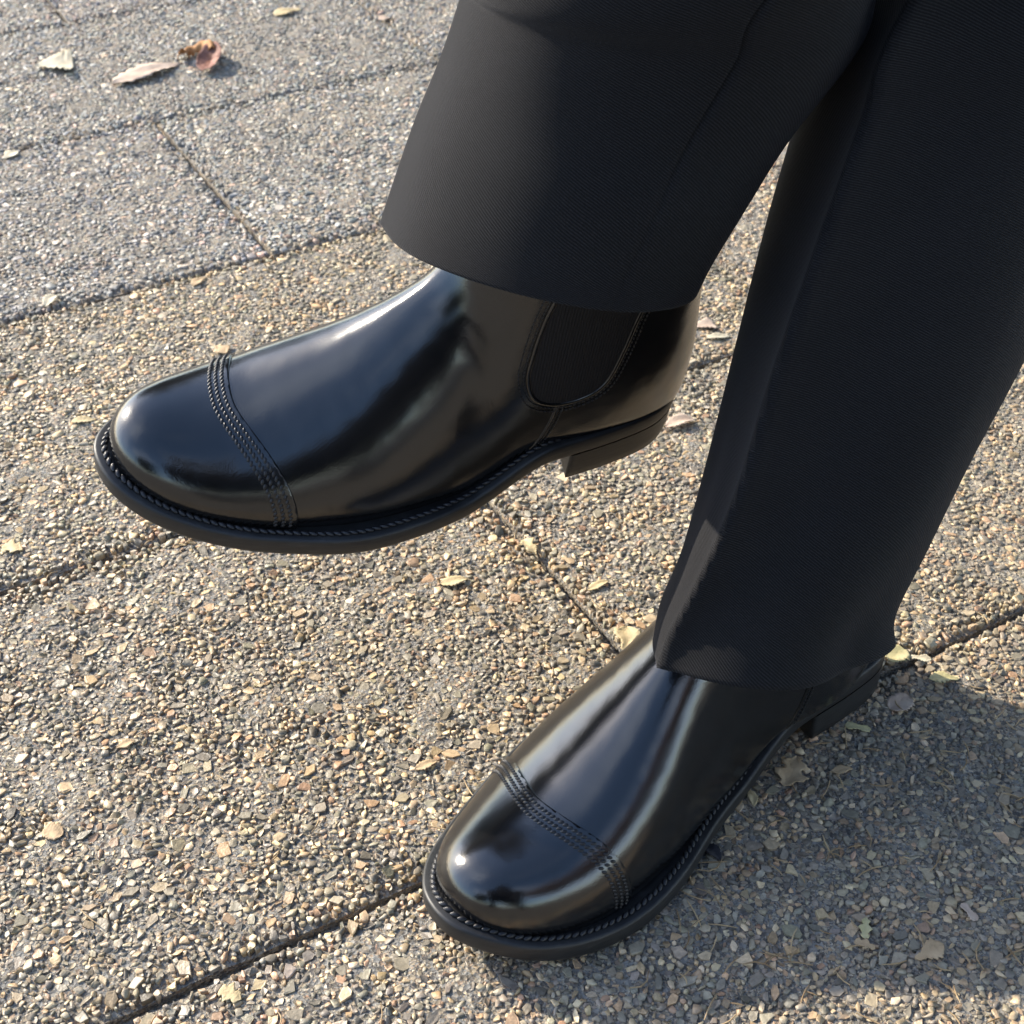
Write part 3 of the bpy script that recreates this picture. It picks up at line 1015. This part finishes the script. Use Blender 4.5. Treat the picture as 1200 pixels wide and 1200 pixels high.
def place_boot(mir, loc, yaw, pitch, roll, label):
    R = make_meshes(mir)
    cy, sy = math.cos(yaw), math.sin(yaw); cp, sp = math.cos(pitch), math.sin(pitch); cr, sr = math.cos(roll), math.sin(roll)
    Mz = Matrix(((cy, -sy, 0), (sy, cy, 0), (0, 0, 1)))
    My = Matrix(((cp, 0, -sp), (0, 1, 0), (sp, 0, cp)))
    Mx = Matrix(((1, 0, 0), (0, cr, -sr), (0, sr, cr)))
    m4 = (Mz @ My @ Mx).to_4x4(); m4.translation = Vector(loc)
    b = link_mesh('boot', R['boot'], M['leather'], PERSON)
    b.matrix_local = PERSON_INV @ m4
    b['label'] = label
    for nm, mt in (('toe_cap', 'leather'), ('outsole', 'sole'), ('heel', 'sole'), ('welt_stitching', 'thread'), ('toe_cap_stitching', 'thread'),
                   ('seam_stitching', 'thread'), ('leather_binding', 'leather'), ('back_strip', 'leather')):
        o = link_mesh(nm, R[nm], M[mt], b)
        if nm.endswith('stitching'): o['kind'] = 'stuff'
    for me in R['elastic_panel']:
        link_mesh('elastic_panel', me, M['elastic'], b)
    return b
place_boot(False, (0.1908, 0.5708, 0.0012), -2.4125, 0, 0, 'boot standing flat on the paving')
place_boot(True, (0.0823, 0.6328, 0.1235), -2.7765, 0.0740, -0.2547, 'boot of the raised foot held above the paving, elastic side panel in view')

#@@TROUSERS
# ------------------------------------------------------------------ trousers
def catmull(P, n):
    P = np.asarray(P, float); out = []
    m = len(P)
    for i in range(m - 1):
        a = P[max(i - 1, 0)]; b = P[i]; c = P[i + 1]; d = P[min(i + 2, m - 1)]
        if i == 0: a = 2 * b - c
        if i == m - 2: d = 2 * c - b
        k = n[i] if isinstance(n, (list, tuple)) else n
        for t in np.linspace(0, 1, k, endpoint=False):
            out.append(.5 * ((2 * b) + (-a + c) * t + (2 * a - 5 * b + 4 * c - d) * t * t + (-a + 3 * b - 3 * c + d) * t ** 3))
    out.append(P[-1])
    return np.array(out)

NA = 240
def leg_tube(rings, creases, folds, nsub, hem_fn=None, shrink=1.0, facets=None):
    """rings: list of (L, R, Mnear) world points; far point mirrors the near one. P = C + e1 cos + e2 sin"""
    A = catmull([np.concatenate([(np.array(l) + np.array(r)) / 2, (np.array(r) - np.array(l)) / 2, np.array(m) - (np.array(l) + np.array(r)) / 2]) for l, r, m in rings], nsub)
    th = np.linspace(0, 2 * np.pi, NA, endpoint=False)
    V = np.zeros((len(A), NA, 3))
    s = np.concatenate([[0], np.cumsum(np.linalg.norm(np.diff(A[:, :3], axis=0), axis=1))])
    for i, a in enumerate(A):
        C, e1, e2 = a[:3], a[3:6] * shrink, a[6:9]
        c, q = np.cos(th), np.sin(th)
        x = np.sign(c) * np.abs(c) ** 0.92; y = np.sign(q) * np.abs(q) ** 0.95
        g_ = np.ones(NA)
        for (t0, amp, wid) in creases:
            am = amp(s[i]) if callable(amp) else amp
            tc = t0(s[i]) if callable(t0) else t0
            d = np.abs((th - tc + np.pi) % (2 * np.pi) - np.pi)
            g_ += am * np.exp(-d / wid)
        g_ += folds(th, s[i])
        if facets is not None:
            w = facets[1] * min(1.0, 0.25 + s[i] / 0.12)
            tc = (creases[0][0](s[i]) if callable(creases[0][0]) else creases[0][0])
            pv = np.array([(tc, 1.10), (math.pi * 1.02, 0.99), (4.2, 0.98), (5.3, 0.97), (2 * math.pi, 1.06), (2 * math.pi + 0.75, 1.0), (2 * math.pi + tc, 1.10)])
            px_ = np.stack([np.cos(pv[:, 0]) * pv[:, 1], np.sin(pv[:, 0]) * pv[:, 1]], 1)
            # distance along each direction to the polygon
            pol = np.zeros((NA, 2))
            tt = (th - tc) % (2 * np.pi) + tc
            for k_ in range(len(pv) - 1):
                mk = (tt >= pv[k_, 0] - 1e-9) & (tt < pv[k_ + 1, 0])
                a_, b_ = px_[k_], px_[k_ + 1]
                dd = np.stack([np.cos(tt[mk]), np.sin(tt[mk])], 1)
                ab = b_ - a_
                r__ = (a_[0] * ab[1] - a_[1] * ab[0]) / (dd[:, 0] * ab[1] - dd[:, 1] * ab[0])
                pol[mk] = dd * r__[:, None]
            dc = (th - tc + np.pi) % (2 * np.pi) - np.pi
            w = w * np.exp(-(np.abs(dc) / 0.95) ** 2.2)
            x = x * (1 - w) + pol[:, 0] * w; y = y * (1 - w) + pol[:, 1] * w
        V[i] = C + (x * g_)[:, None] * e1 + (y * g_)[:, None] * e2
    if hem_fn is not None:
        V = hem_fn(V, th, s)
    return V, s

def tube_faces(nr, base, cap=False):
    i = np.arange(nr - 1)[:, None]; j = np.arange(NA)[None]
    a = base + i * NA + j; b = base + i * NA + (j + 1) % NA
    return np.stack([a, b, b + NA, a + NA], -1).reshape(-1, 4)

def U(x, y, d): return unproj(x, y, d)
def knee_ring(c, ax, r1, r2, side):
    c = np.array(c); ax = np.array(ax) / np.linalg.norm(ax)
    e1 = np.array(side, float); e1 -= ax * (e1 @ ax); e1 /= np.linalg.norm(e1)
    e2 = np.cross(e1, ax); e2 = e2 if e2[1] < 0 else -e2
    return c - e1 * r1, c + e1 * r1, c + e2 * r2

# left leg, crossed on top: its front crease is the left outline in the photograph
rings_l = [
    (U(449, 263, .640), U(815, 333, .640), U(640, 352, .570)),
    (U(466, 215, .632), U(836, 290, .632), U(655, 318, .565)),
    (U(494, 140, .620), U(876, 226, .620), U(690, 240, .553)),
    (U(522, 75, .605), U(924, 157, .610), U(722, 165, .545)),
    (U(550, 0, .585), U(1010, 48, .590), U(770, 70, .530)),
    (U(590, -120, .560), U(1080, -110, .560), U(835, -40, .505)),
]
rings_l += [knee_ring((.195, .600, .535), (.35, -.02, .9), .078, .070, (1, .05, -.35)),
            knee_ring((.255, .650, .605), (.8, .2, .45), .085, .078, (.5, -.25, -.85)),
            knee_ring((.36, .76, .620), (.83, .55, -.05), .085, .082, (.0, -.1, -1)),
            knee_ring((.55, .93, .575), (.83, .55, -.08), .090, .088, (.0, -.1, -1)),
            knee_ring((.69, 1.05, .545), (.83, .55, .0), .098, .095, (.0, -.1, -1))]
def folds_l(th, s):
    v = 0.020 * np.sin(2 * th + 9 * s + 0.6) + 0.012 * np.sin(5 * th - 22 * s + 1.0) * np.exp(-s * 3)
    v += 0.016 * np.sin(3 * th + 30 * s) * np.exp(-((s - 0.16) / 0.07) ** 2)
    dd = (th - 1.20 + np.pi) % (2 * np.pi) - np.pi      # outer seam
    v += (-0.030 * np.exp(-(dd / 0.018) ** 2) + 0.018 * np.exp(-(dd / 0.25) ** 2) * (dd < 0)) * (0.25 + 0.75 * float(np.clip((s - 0.05) / 0.07, 0, 1)))
    return v
def folds_r(th, s):
    v = 0.018 * np.sin(2 * th + 8 * s + 2.0) + 0.012 * np.sin(3 * th - 26 * s + 0.5) * np.exp(-((s - 0.06) / 0.09) ** 2)
    # break of the cloth above the hem, near the front crease
    d = (th - 2.55 + np.pi) % (2 * np.pi) - np.pi
    v += 0.035 * np.exp(-(d / 0.16) ** 2) * np.exp(-((s - 0.075) / 0.05) ** 2)
    d2 = (th - 0.15 + np.pi) % (2 * np.pi) - np.pi
    v += -0.012 * np.exp(-(d2 / 0.35) ** 2) * np.exp(-((s - 0.035) / 0.03) ** 2)
    d3 = (th - 0.68 + np.pi) % (2 * np.pi) - np.pi
    v += -0.20 * np.exp(-(d3 / 0.48) ** 2) * np.exp(-(s / 0.05) ** 2)
    return v
VL, sL = leg_tube(rings_l, [(np.pi, 0.07, 0.16), (0.0, 0.05, 0.18)], folds_l, [10, 12, 12, 12, 14, 14, 12, 12, 10, 8], None, 0.935)
rings_r = [
    (U(768, 738, .668), U(1043, 757, .690), U(893, 812, .600)),
    (U(775, 700, .667), U(1044, 720, .690), U(905, 765, .600)),
    (U(800, 640, .666), U(1078, 650, .690), U(930, 700, .598)),
    (U(826, 540, .665), U(1130, 540, .690), U(975, 590, .595)),
    (U(857, 400, .665), U(1202, 400, .688), U(1020, 450, .590)),
    (U(893, 250, .662), U(1262, 250, .684), U(1070, 300, .583)),
    (U(935, 100, .657), U(1330, 100, .676), U(1125, 150, .576)),
    (U(975, -40, .652), U(1395, -40, .668), U(1180, 10, .570)),
]
rings_r += [knee_ring((.268, .735, .415), (.12, .25, .9), .082, .080, (1, .05, -.1)),
            knee_ring((.315, .80, .480), (.75, .40, .45), .088, .085, (.5, -.35, -.75)),
            knee_ring((.40, .88, .510), (.83, .55, -.02), .088, .088, (.0, -.1, -1)),
            knee_ring((.58, 1.04, .505), (.83, .55, -.02), .094, .092, (.0, -.1, -1)),
            knee_ring((.65, 1.18, .52), (.83, .55, .0), .10, .10, (.0, -.1, -1))]
VR, sR = leg_tube(rings_r, [(lambda s: 1.98 + 0.48 * math.exp(-s / 0.12), 0.05, 0.08), (0.0, 0.08, 0.3)], folds_r, [8, 10, 12, 14, 14, 12, 12, 12, 12, 10, 8, 8], None, 0.955, (0, 0.8))
# one garment: both legs and the seat joined in one mesh
allV, allF, allU = [], [], []
def add_tube(V, s):
    base = sum(len(v) for v in allV)
    nr = len(V)
    allF.append(tube_faces(nr, base))
    allV.append(V.reshape(-1, 3))
    uu = np.tile(np.arange(NA) / NA * 0.44, (nr, 1)); vv = np.repeat(s[:, None], NA, 1)
    allU.append(np.stack([uu, vv], -1).reshape(-1, 2))
add_tube(VL, sL); add_tube(VR, sR)
hipc = np.array([.73, 1.18, .54])
hv = []
for i in range(13):
    t = i / 12
    ph = math.pi * t
    rr = math.sin(ph) ** 0.6 if 0 < t < 1 else 0.02
    for k in range(NA):
        a = 2 * math.pi * k / NA
        q = np.array([.83, .55, 0]) * 0.13 * rr * math.cos(a) + np.array([.55, -.83, 0]) * 0.19 * rr * math.sin(a)
        hv.append(hipc + q + np.array([0, 0, 0.12 * math.cos(ph)]))
add_tube(np.array(hv).reshape(13, NA, 3), np.linspace(0, .3, 13))
me = soup('trousers', np.concatenate(allV), allF, True, None, np.concatenate(allU))
tro = link_mesh('trousers', me, M['wool'], PERSON)
tro.matrix_local = PERSON_INV
sol = tro.modifiers.new('cloth', 'SOLIDIFY'); sol.thickness = 0.0016; sol.offset = -1

# ------------------------------------------------------------------ trees round the square (they shade it and show in the polished leather)
def mat_foliage(name, a, b):
    k = NT(name)
    k.set(Roughness=0.6)
    oi = k.n('NewGeometry')
    k.l(k.ramp(oi.outputs['Random Per Island'], [(0.0, a), (1.0, b)]), k.b.inputs['Base Color'])
    return k.m
M['dark_foliage'] = mat_foliage('evergreen_foliage', (0.018, 0.028, 0.012), (0.05, 0.065, 0.025))
M['brown_foliage'] = mat_foliage('autumn_foliage', (0.09, 0.04, 0.018), (0.18, 0.10, 0.04))
kb = NT('bark'); kb.set(Base_Color=(0.07, 0.05, 0.035, 1), Roughness=0.9); M['bark'] = kb.m
def limb(V, F, pts, rads, k=8):
    base = len(V)
    for i, (p, r) in enumerate(zip(pts, rads)):
        d = (pts[min(i + 1, len(pts) - 1)] - pts[max(i - 1, 0)]); d = d / np.linalg.norm(d)
        a = np.cross(d, [0.3, 0.9, 0.2]); a /= np.linalg.norm(a); b = np.cross(d, a)
        for t in range(k):
            an = 2 * math.pi * t / k
            V.append(p + (a * math.cos(an) + b * math.sin(an)) * r)
    for i in range(len(pts) - 1):
        for t in range(k):
            F.append((base + i * k + t, base + i * k + (t + 1) % k, base + (i + 1) * k + (t + 1) % k, base + (i + 1) * k + t))
def tree(loc, h, spread, n_leaf, leaf, mat, label, seed, low=0.25, name='tree'):
    r_ = np.random.default_rng(seed)
    t = empty(name, (loc[0], loc[1], -0.055)); tag(t, label, 'tree', 'trees standing round the paved square outside the picture')
    V, F = [], []
    tp = np.array([0.0, 0, 0]); pts = [tp + np.array([0.05 * math.sin(i), 0.05 * math.cos(2 * i), h * 0.8 * i / 8]) for i in range(9)]
    limb(V, F, pts, [0.16 * h / 7 * (1 - i / 9.5) for i in range(9)])
    tips = []
    for i in range(16):
        z = h * (low + 0.1 + 0.5 * r_.random()); an = 2.4 * i
        a = np.array([0, 0, z]); ln = spread * r_.uniform(0.7, 1.0)
        q = [a + np.array([math.cos(an), math.sin(an), 0.45]) * ln * u + np.array([0, 0, -0.12 * ln * u * u]) + r_.normal(0, 0.05 * ln, 3) * u for u in np.linspace(0, 1, 6)]
        limb(V, F, q, [0.05 * h / 7 * (1 - 0.85 * u) for u in np.linspace(0, 1, 6)], 6)
        tips += q[2:]
    link_mesh('trunk', pymesh('trunk', V, F), M['bark'], t)
    tips = np.array(tips + [np.array([0, 0, h * 0.85])] * 4)
    c = tips[r_.integers(0, len(tips), n_leaf)] + r_.normal(0, 1, (n_leaf, 3)) * spread * np.array([.24, .24, .18])
    d1 = r_.normal(0, 1, (n_leaf, 3)); d1 /= np.linalg.norm(d1, axis=1)[:, None]
    d2 = np.cross(d1, r_.normal(0, 1, (n_leaf, 3))); d2 /= np.linalg.norm(d2, axis=1)[:, None]
    sz = leaf * r_.uniform(0.6, 1.3, (n_leaf, 1))
    LV = np.stack([c - d1 * sz, c + d2 * sz * .5, c + d1 * sz, c - d2 * sz * .5], 1).reshape(-1, 3)
    me = soup('crown', LV, [np.arange(n_leaf * 4).reshape(-1, 4)])
    link_mesh('crown', me, M[mat], t)
    return t
for i, (x, y, h, sp) in enumerate(((0.3, 7.4, 7.5, 2.3), (3.6, 6.6, 8.5, 2.6), (6.4, 3.6, 8.0, 2.6), (-2.6, 9.2, 8.0, 2.4), (7.0, -1.5, 8.0, 2.5), (1.5, -9.0, 5.0, 2.0), (-5.5, -8.5, 5.0, 2.0))):
    tree((x, y), h, sp, 5200, 0.16, 'dark_foliage', ['tallest dark evergreen tree straight beyond the paved square', 'broad evergreen tree beyond the paving, right of the tallest', 'evergreen tree far to the right beyond the sitting person', 'evergreen tree beyond the paving, left of the tallest', 'evergreen tree on the right behind the sitting person', 'evergreen tree behind the camera', 'evergreen tree behind the camera on the left'][i], 60 + i, 0.12, 'evergreen_tree')
tree((3.6, -3.6), 3.0, 1.5, 4200, 0.08, 'brown_foliage', 'small autumn tree with brown leaves behind the camera on the right', 90, 0.45, 'autumn_tree')

# ------------------------------------------------------------------ fallen leaves and litter
M['leaf_dark'] = mat_leaf('damp_dark_leaf', (0.02, 0.02, 0.025), (0.05, 0.045, 0.045))
def leaf_blade(L, wr, typ, curl, fold, seed, amp=1.0):
    r_ = np.random.default_rng(seed)
    nu, nv = 22, 7
    us = np.linspace(0, 1, nu)
    if typ == 'lance': w = np.sin(np.pi * us ** 0.8) ** 0.8
    elif typ == 'tri': w = np.clip((1 - us) ** 0.9 * 1.15, 0, 1) * np.clip(us / 0.06, 0.35, 1)
    elif typ == 'round': w = np.sqrt(np.clip(1 - (2 * us - 1) ** 2, 0, 1))
    elif typ == 'oak': w = np.sin(np.pi * us ** 0.75) ** 0.6 * (0.74 + 0.26 * np.sin(us * 16 + seed))
    else: w = np.clip(np.sin(np.pi * us) ** 0.45 * (0.8 + 0.35 * np.sin(us * 7 + seed)), 0.02, 1.1)
    wl = w * (1 + 0.12 * np.sin(us * 47 + seed)) * (1 + r_.normal(0, 0.07, nu))
    wr_ = w * (1 + 0.12 * np.sin(us * 43 + seed * 2)) * (1 + r_.normal(0, 0.07, nu))
    V = []
    for i, u in enumerate(us):
        bend = 0.05 * math.sin(u * 3 + seed)
        for j in range(nv):
            t = -1 + 2 * j / (nv - 1)
            hw = (wl[i] if t < 0 else wr_[i]) * wr * L / 2
            z = min(L, 0.03) * (curl * 4 * u * (1 - u) * 0.16 + fold * abs(t) ** 1.3 * w[i] * wr * 0.35) + L * 0.012 * math.sin(9 * u + 3 * t + seed) * amp
            V.append((L * (u - 0.5), hw * t + bend * L * 0.5, z))
    F = []
    for i in range(nu - 1):
        for j in range(nv - 1):
            q = i * nv + j; F.append((q, q + nv, q + nv + 1, q + 1))
    V = np.array(V); V[:, 2] -= V[:, 2].min()
    return V, F
def leaf(b, t, wr, typ, mat, label, curl=0.2, fold=0.25, zoff=0.0012, stalk=False, seed=None):
    B = on_ground(*b, z=0.003); T_ = on_ground(*t, z=0.003)
    d = T_ - B; L = float(np.linalg.norm(d))
    seed = seed if seed is not None else int(b[0] * 7 + b[1]) % 997
    V, F = leaf_blade(L, wr, typ, curl, fold, seed)
    o = link_mesh('leaf', pymesh('leaf', V, F), M[mat])
    c = (B + T_) / 2
    o.location = (c[0], c[1], zoff); o.rotation_euler = (0.06 * math.sin(seed), 0.05 * math.cos(seed), math.atan2(d[1], d[0]))
    md = o.modifiers.new('thickness', 'SOLIDIFY'); md.thickness = 0.0004
    tag(o, label, 'leaf', 'fallen leaves on the paving')
    if stalk:
        P = [np.array([-L * 0.5 - L * 0.16 * u, 0.03 * L * u * u, V[3, 2] * (1 - u) + 0.0006]) for u in np.linspace(0, 1, 5)]
        VV, FF = [], []
        limb(VV, FF, P, [0.0009] * 5, 6)
        link_mesh('stalk', pymesh('stalk', VV, FF), M['straw'], o)
    return o
leaf((86, 73), (41, 77), 1.65, 'tri', 'leaf_cream', 'cream triangular leaf with toothed edge at the far left of the paving', 0.15, 0.35, stalk=False)
leaf((131, 98), (213, 72), 0.36, 'lance', 'leaf_pink', 'long narrow pinkish leaf lying beside the curled orange leaf', 0.35, 0.55)
leaf((321, 17), (353, 8), 0.5, 'frag', 'leaf_yellow', 'small pale yellow leaf at the far edge left of the raised trouser leg')
leaf((3, 184), (21, 175), 0.7, 'frag', 'leaf_cream', 'small cream leaf scrap at the left edge on the second paver row')
leaf((52, 357), (68, 344), 0.6, 'lance', 'leaf_cream', 'small cream leaf curled just above the joint left of the raised boot', 0.8, 0.4)
leaf((253, 402), (265, 412), 0.8, 'frag', 'leaf_tan', 'small tan leaf scrap just above the toe cap of the raised boot')
leaf((224, 333), (241, 322), 0.5, 'frag', 'leaf_tan', 'tan leaf scrap resting in the joint above the raised boot')
leaf((837, 377), (811, 382), 0.95, 'tri', 'leaf_pink', 'pink triangular leaf between the raised heel and the standing trouser leg')
leaf((828, 394), (857, 391), 0.35, 'lance', 'leaf_cream', 'thin cream leaf just below the pink triangular leaf')
leaf((780, 498), (816, 489), 0.5, 'lance', 'leaf_pink', 'pinkish tan leaf right of the raised heel', 0.5, 0.4)
leaf((83, 492), (111, 489), 0.45, 'lance', 'leaf_yellow', 'yellow tan leaf left of the toe of the raised boot')
leaf((516, 681), (548, 676), 0.5, 'lance', 'leaf_yellow', 'yellow oval leaf below the sole of the raised boot')
leaf((2, 636), (26, 642), 0.9, 'oak', 'leaf_yellow', 'pale yellow ragged leaf at the left edge beside the raised toe')
leaf((735, 760), (734, 732), 0.75, 'frag', 'leaf_yellow', 'pale yellow leaf just above the instep of the standing boot')
leaf((49, 970), (73, 975), 0.85, 'round', 'leaf_tan', 'round tan leaf on the sunlit paving at the lower left')
leaf((256, 1158), (282, 1168), 0.9, 'oak', 'leaf_yellow', 'yellow star shaped leaf just below the joint at the lower left')
leaf((135, 873), (158, 865), 0.55, 'frag', 'leaf_tan', 'tan leaf scrap above the round tan leaf')
leaf((921, 918), (934, 884), 0.85, 'oak', 'leaf_tan', 'ragged tan oak leaf in the shade below the standing heel')
leaf((974, 901), (1000, 898), 0.45, 'frag', 'leaf_tan', 'tan leaf in the shade right of the ragged oak leaf')
leaf((990, 848), (1021, 852), 0.45, 'frag', 'leaf_green', 'pale green leaf lying right beside the standing heel')
leaf((1089, 792), (1125, 793), 0.5, 'frag', 'leaf_green', 'pale green leaf in the shade near the right edge of the paving')
leaf((1044, 828), (1066, 814), 0.8, 'round', 'leaf_pink', 'round pinkish leaf in the shade right of the standing heel')
leaf((1015, 1098), (1015, 1072), 0.5, 'oak', 'leaf_green', 'greenish leaf standing out in the shade at the lower right', 0.3, 0.3)
leaf((1074, 1121), (1106, 1104), 0.6, 'frag', 'leaf_tan', 'broad tan leaf next to the sunlit patch at the lower right')
leaf((1127, 1056), (1146, 1076), 0.5, 'frag', 'leaf_pink', 'pinkish leaf in the shade above the broad tan leaf')
leaf((1002, 1100), (1027, 1109), 0.6, 'oak', 'leaf_tan', 'tan brown ragged leaf just below the greenish leaf')
leaf((486, 898), (513, 889), 0.45, 'lance', 'leaf_tan', 'orange tan leaf left of the standing toe cap')
leaf((1041, 771), (1062, 758), 0.95, 'round', 'leaf_green', 'round pale green leaf touching the back of the standing heel')
leaf((1067, 767), (1092, 770), 0.5, 'frag', 'leaf_cream', 'cream leaf just inside the shade edge behind the standing heel')
leaf((881, 924), (884, 942), 0.5, 'lance', 'leaf_yellow', 'small yellow leaf beside the waist of the standing boot')
leaf((443, 21), (457, 19), 0.9, 'frag', 'leaf_pink', 'pale pink leaf scrap in the cross joint left of the raised trouser leg')
leaf((531, 26), (542, 24), 0.8, 'frag', 'leaf_yellow', 'tiny pale leaf scrap touching the edge of the raised trouser leg')
leaf((829, 987), (845, 1006), 0.6, 'lance', 'leaf_dark', 'dark damp leaf curled against the sole of the standing boot', 0.6, 0.4)
leaf((612, 630), (629, 648), 0.6, 'oak', 'leaf_yellow', 'golden yellow curled scrap in the joint below the raised heel', 0.7, 0.5)
leaf((689, 688), (714, 678), 0.4, 'lance', 'leaf_yellow', 'thin pale yellow leaf right of the joint below the raised heel')
leaf((658, 651), (673, 657), 0.6, 'frag', 'leaf_tan', 'small tan scrap right of the golden yellow curled scrap')
# the curled orange and red-brown leaf
B = on_ground(236, 72, 0.002)
cl = empty('leaf', (B[0], B[1], 0.0012)); tag(cl, 'curled leaf, orange on one side and red brown on the folded other', 'leaf', 'fallen leaves on the paving')
k_ = on_ground(262, 72, 0.002)[0] - on_ground(210, 72, 0.002)[0]
def cup(cx, cy, rx, ry, hz, a0, a1, seed, mat, name, tiltx, lo_=0.3):
    V, F = [], []
    n1, n2 = 18, 9
    r_ = np.random.default_rng(seed)
    for i in range(n1):
        a = a0 + (a1 - a0) * i / (n1 - 1)
        for j in range(n2):
            t = j / (n2 - 1)
            rr = lo_ + (1 - lo_) * t + 0.02 * r_.normal() * (t > .9)
            V.append((cx + rx * rr * math.cos(a), cy + ry * rr * math.sin(a) - tiltx * t * t, (hz * (1 - (2 * t - 1) ** 2 * 0.8) * (0.75 + 0.25 * math.sin(a * 2)) if lo_ > 0.1 else hz * (0.15 + 0.85 * t ** 1.4 * (0.62 + 0.38 * math.sin(a + 0.4)))) + 0.0012 * math.sin(a * 7 + 5 * t) + 0.0015))
    for i in range(n1 - 1):
        for j in range(n2 - 1):
            q = i * n2 + j; F.append((q, q + 1, q + n2 + 1, q + n2))
    o = link_mesh(name, pymesh(name, V, F), M[mat], cl)
    md = o.modifiers.new('thickness', 'SOLIDIFY'); md.thickness = 0.0004
    o['label'] = label_of[name]
    return o
label_of = {'leaf_top': 'orange outer half of the curled leaf', 'leaf_underside': 'red brown folded half of the curled leaf'}
cup(-k_ * 0.08, 0.006, k_ * 0.46, k_ * 0.62, 0.014, 0.2, 3.4, 3, 'leaf_orange', 'leaf_top', 0.0, 0.42)
cup(k_ * 0.22, -0.006, k_ * 0.27, k_ * 0.62, 0.013, 0.0, 6.29, 4, 'leaf_brown', 'leaf_underside', 0.002, 0.03)
# ------------------------------------------------------------------ the photographer, crouching behind the camera (shows in the polished toes)
M['dark_cloth'] = NT('dark_cloth').m
M['dark_cloth'].node_tree.nodes['Principled BSDF'].inputs['Base Color'].default_value = (0.012, 0.012, 0.015, 1)
M['dark_cloth'].node_tree.nodes['Principled BSDF'].inputs['Roughness'].default_value = 0.9
ph = empty('person', (0.02, -0.42, 0)); tag(ph, 'person in dark clothes crouching behind the camera', 'person')
bv = [((0, -.02, .30), .150), ((0, -.02, .48), .155), ((0, .04, .66), .165), ((0, .10, .78), .085), ((0, .14, .84), .060), ((0, .18, .93), .098), ((0, .19, 1.00), .085)]
be = [(0, 1), (1, 2), (2, 3), (3, 4), (4, 5), (5, 6)]
def chain(start, pts):
    prev = start
    for p, r in pts:
        bv.append((p, r)); be.append((prev, len(bv) - 1)); prev = len(bv) - 1
    return prev
for sx in (-1, 1):
    chain(0, [((sx * .12, .06, .30), .105), ((sx * .19, .36, .47), .068), ((sx * .17, .22, .26), .058), ((sx * .16, .12, .08), .045), ((sx * .17, .22, .04), .042), ((sx * .175, .32, .035), .036)])
    w_ = chain(2, [((sx * .17, .06, .70), .065), ((sx * .22, .14, .50), .046), ((sx * .09, .33, .53), .032), ((sx * .065, .385, .55), .028)])
    for q in range(4):
        chain(w_, [((sx * (.060 - .006 * q), .400, .585 - .018 * q), .009), ((sx * (.045 - .006 * q), .408, .590 - .019 * q), .008)])
    chain(w_, [((sx * .050, .385, .530), .010), ((sx * .040, .392, .528), .009)])
bme = bpy.data.meshes.new('body'); bme.from_pydata([p for p, r in bv], be, [])
bo = link_mesh('body', bme, M['dark_cloth'], ph)
md = bo.modifiers.new('skin', 'SKIN')
for v_, (p, r) in zip(bme.skin_vertices[0].data, bv): v_.radius = (r, r)
bme.skin_vertices[0].data[0].use_root = True
md = bo.modifiers.new('smooth', 'SUBSURF'); md.levels = 2; md.render_levels = 2
# straw and needle litter
r_ = np.random.default_rng(77)
LV, LF = [], []
def straw(x, y, L, an, z):
    P = [np.array([x + math.cos(an) * L * (u - .5) - math.sin(an) * L * 0.12 * bend_ * (u - .5) ** 2 * 4, y + math.sin(an) * L * (u - .5) + math.cos(an) * L * 0.12 * bend_ * (u - .5) ** 2 * 4, z + 0.0006]) for u in np.linspace(0, 1, 4)]
    limb(LV, LF, P, [0.00022, 0.0004, 0.0004, 0.0002], 4)
for i in range(400):
    u = r_.random()
    bend_ = r_.normal()
    if u < 0.45:      # along the joints
        row = r_.integers(-1, 5)
        if r_.random() < 0.7: q = world_an(r_.uniform(-0.9, 1.4), N5 + row * CW + r_.normal(0, 0.004)); an = ANG + r_.normal(0, 0.5)
        else: q = world_an(A0 + (HALF if row % 2 else 0) + r_.normal(0, 0.004), N5 + (row + r_.random()) * CW); an = ANG + math.pi / 2 + r_.normal(0, 0.5)
    elif u < 0.75:    # the shaded side behind the standing boot
        p_ = on_ground(r_.uniform(780, 1240), r_.uniform(780, 1240)); q = p_[:2]; an = r_.uniform(0, 6.3)
    else:
        p_ = on_ground(r_.uniform(-60, 1260), r_.uniform(-40, 1260)); q = p_[:2]; an = r_.uniform(0, 6.3)
    straw(q[0], q[1], r_.uniform(0.004, 0.016), an, r_.uniform(0.0008, 0.0022))
tag(link_mesh('straw_litter', pymesh('straw_litter', LV, LF), M['straw']), kind='stuff')
#@@END
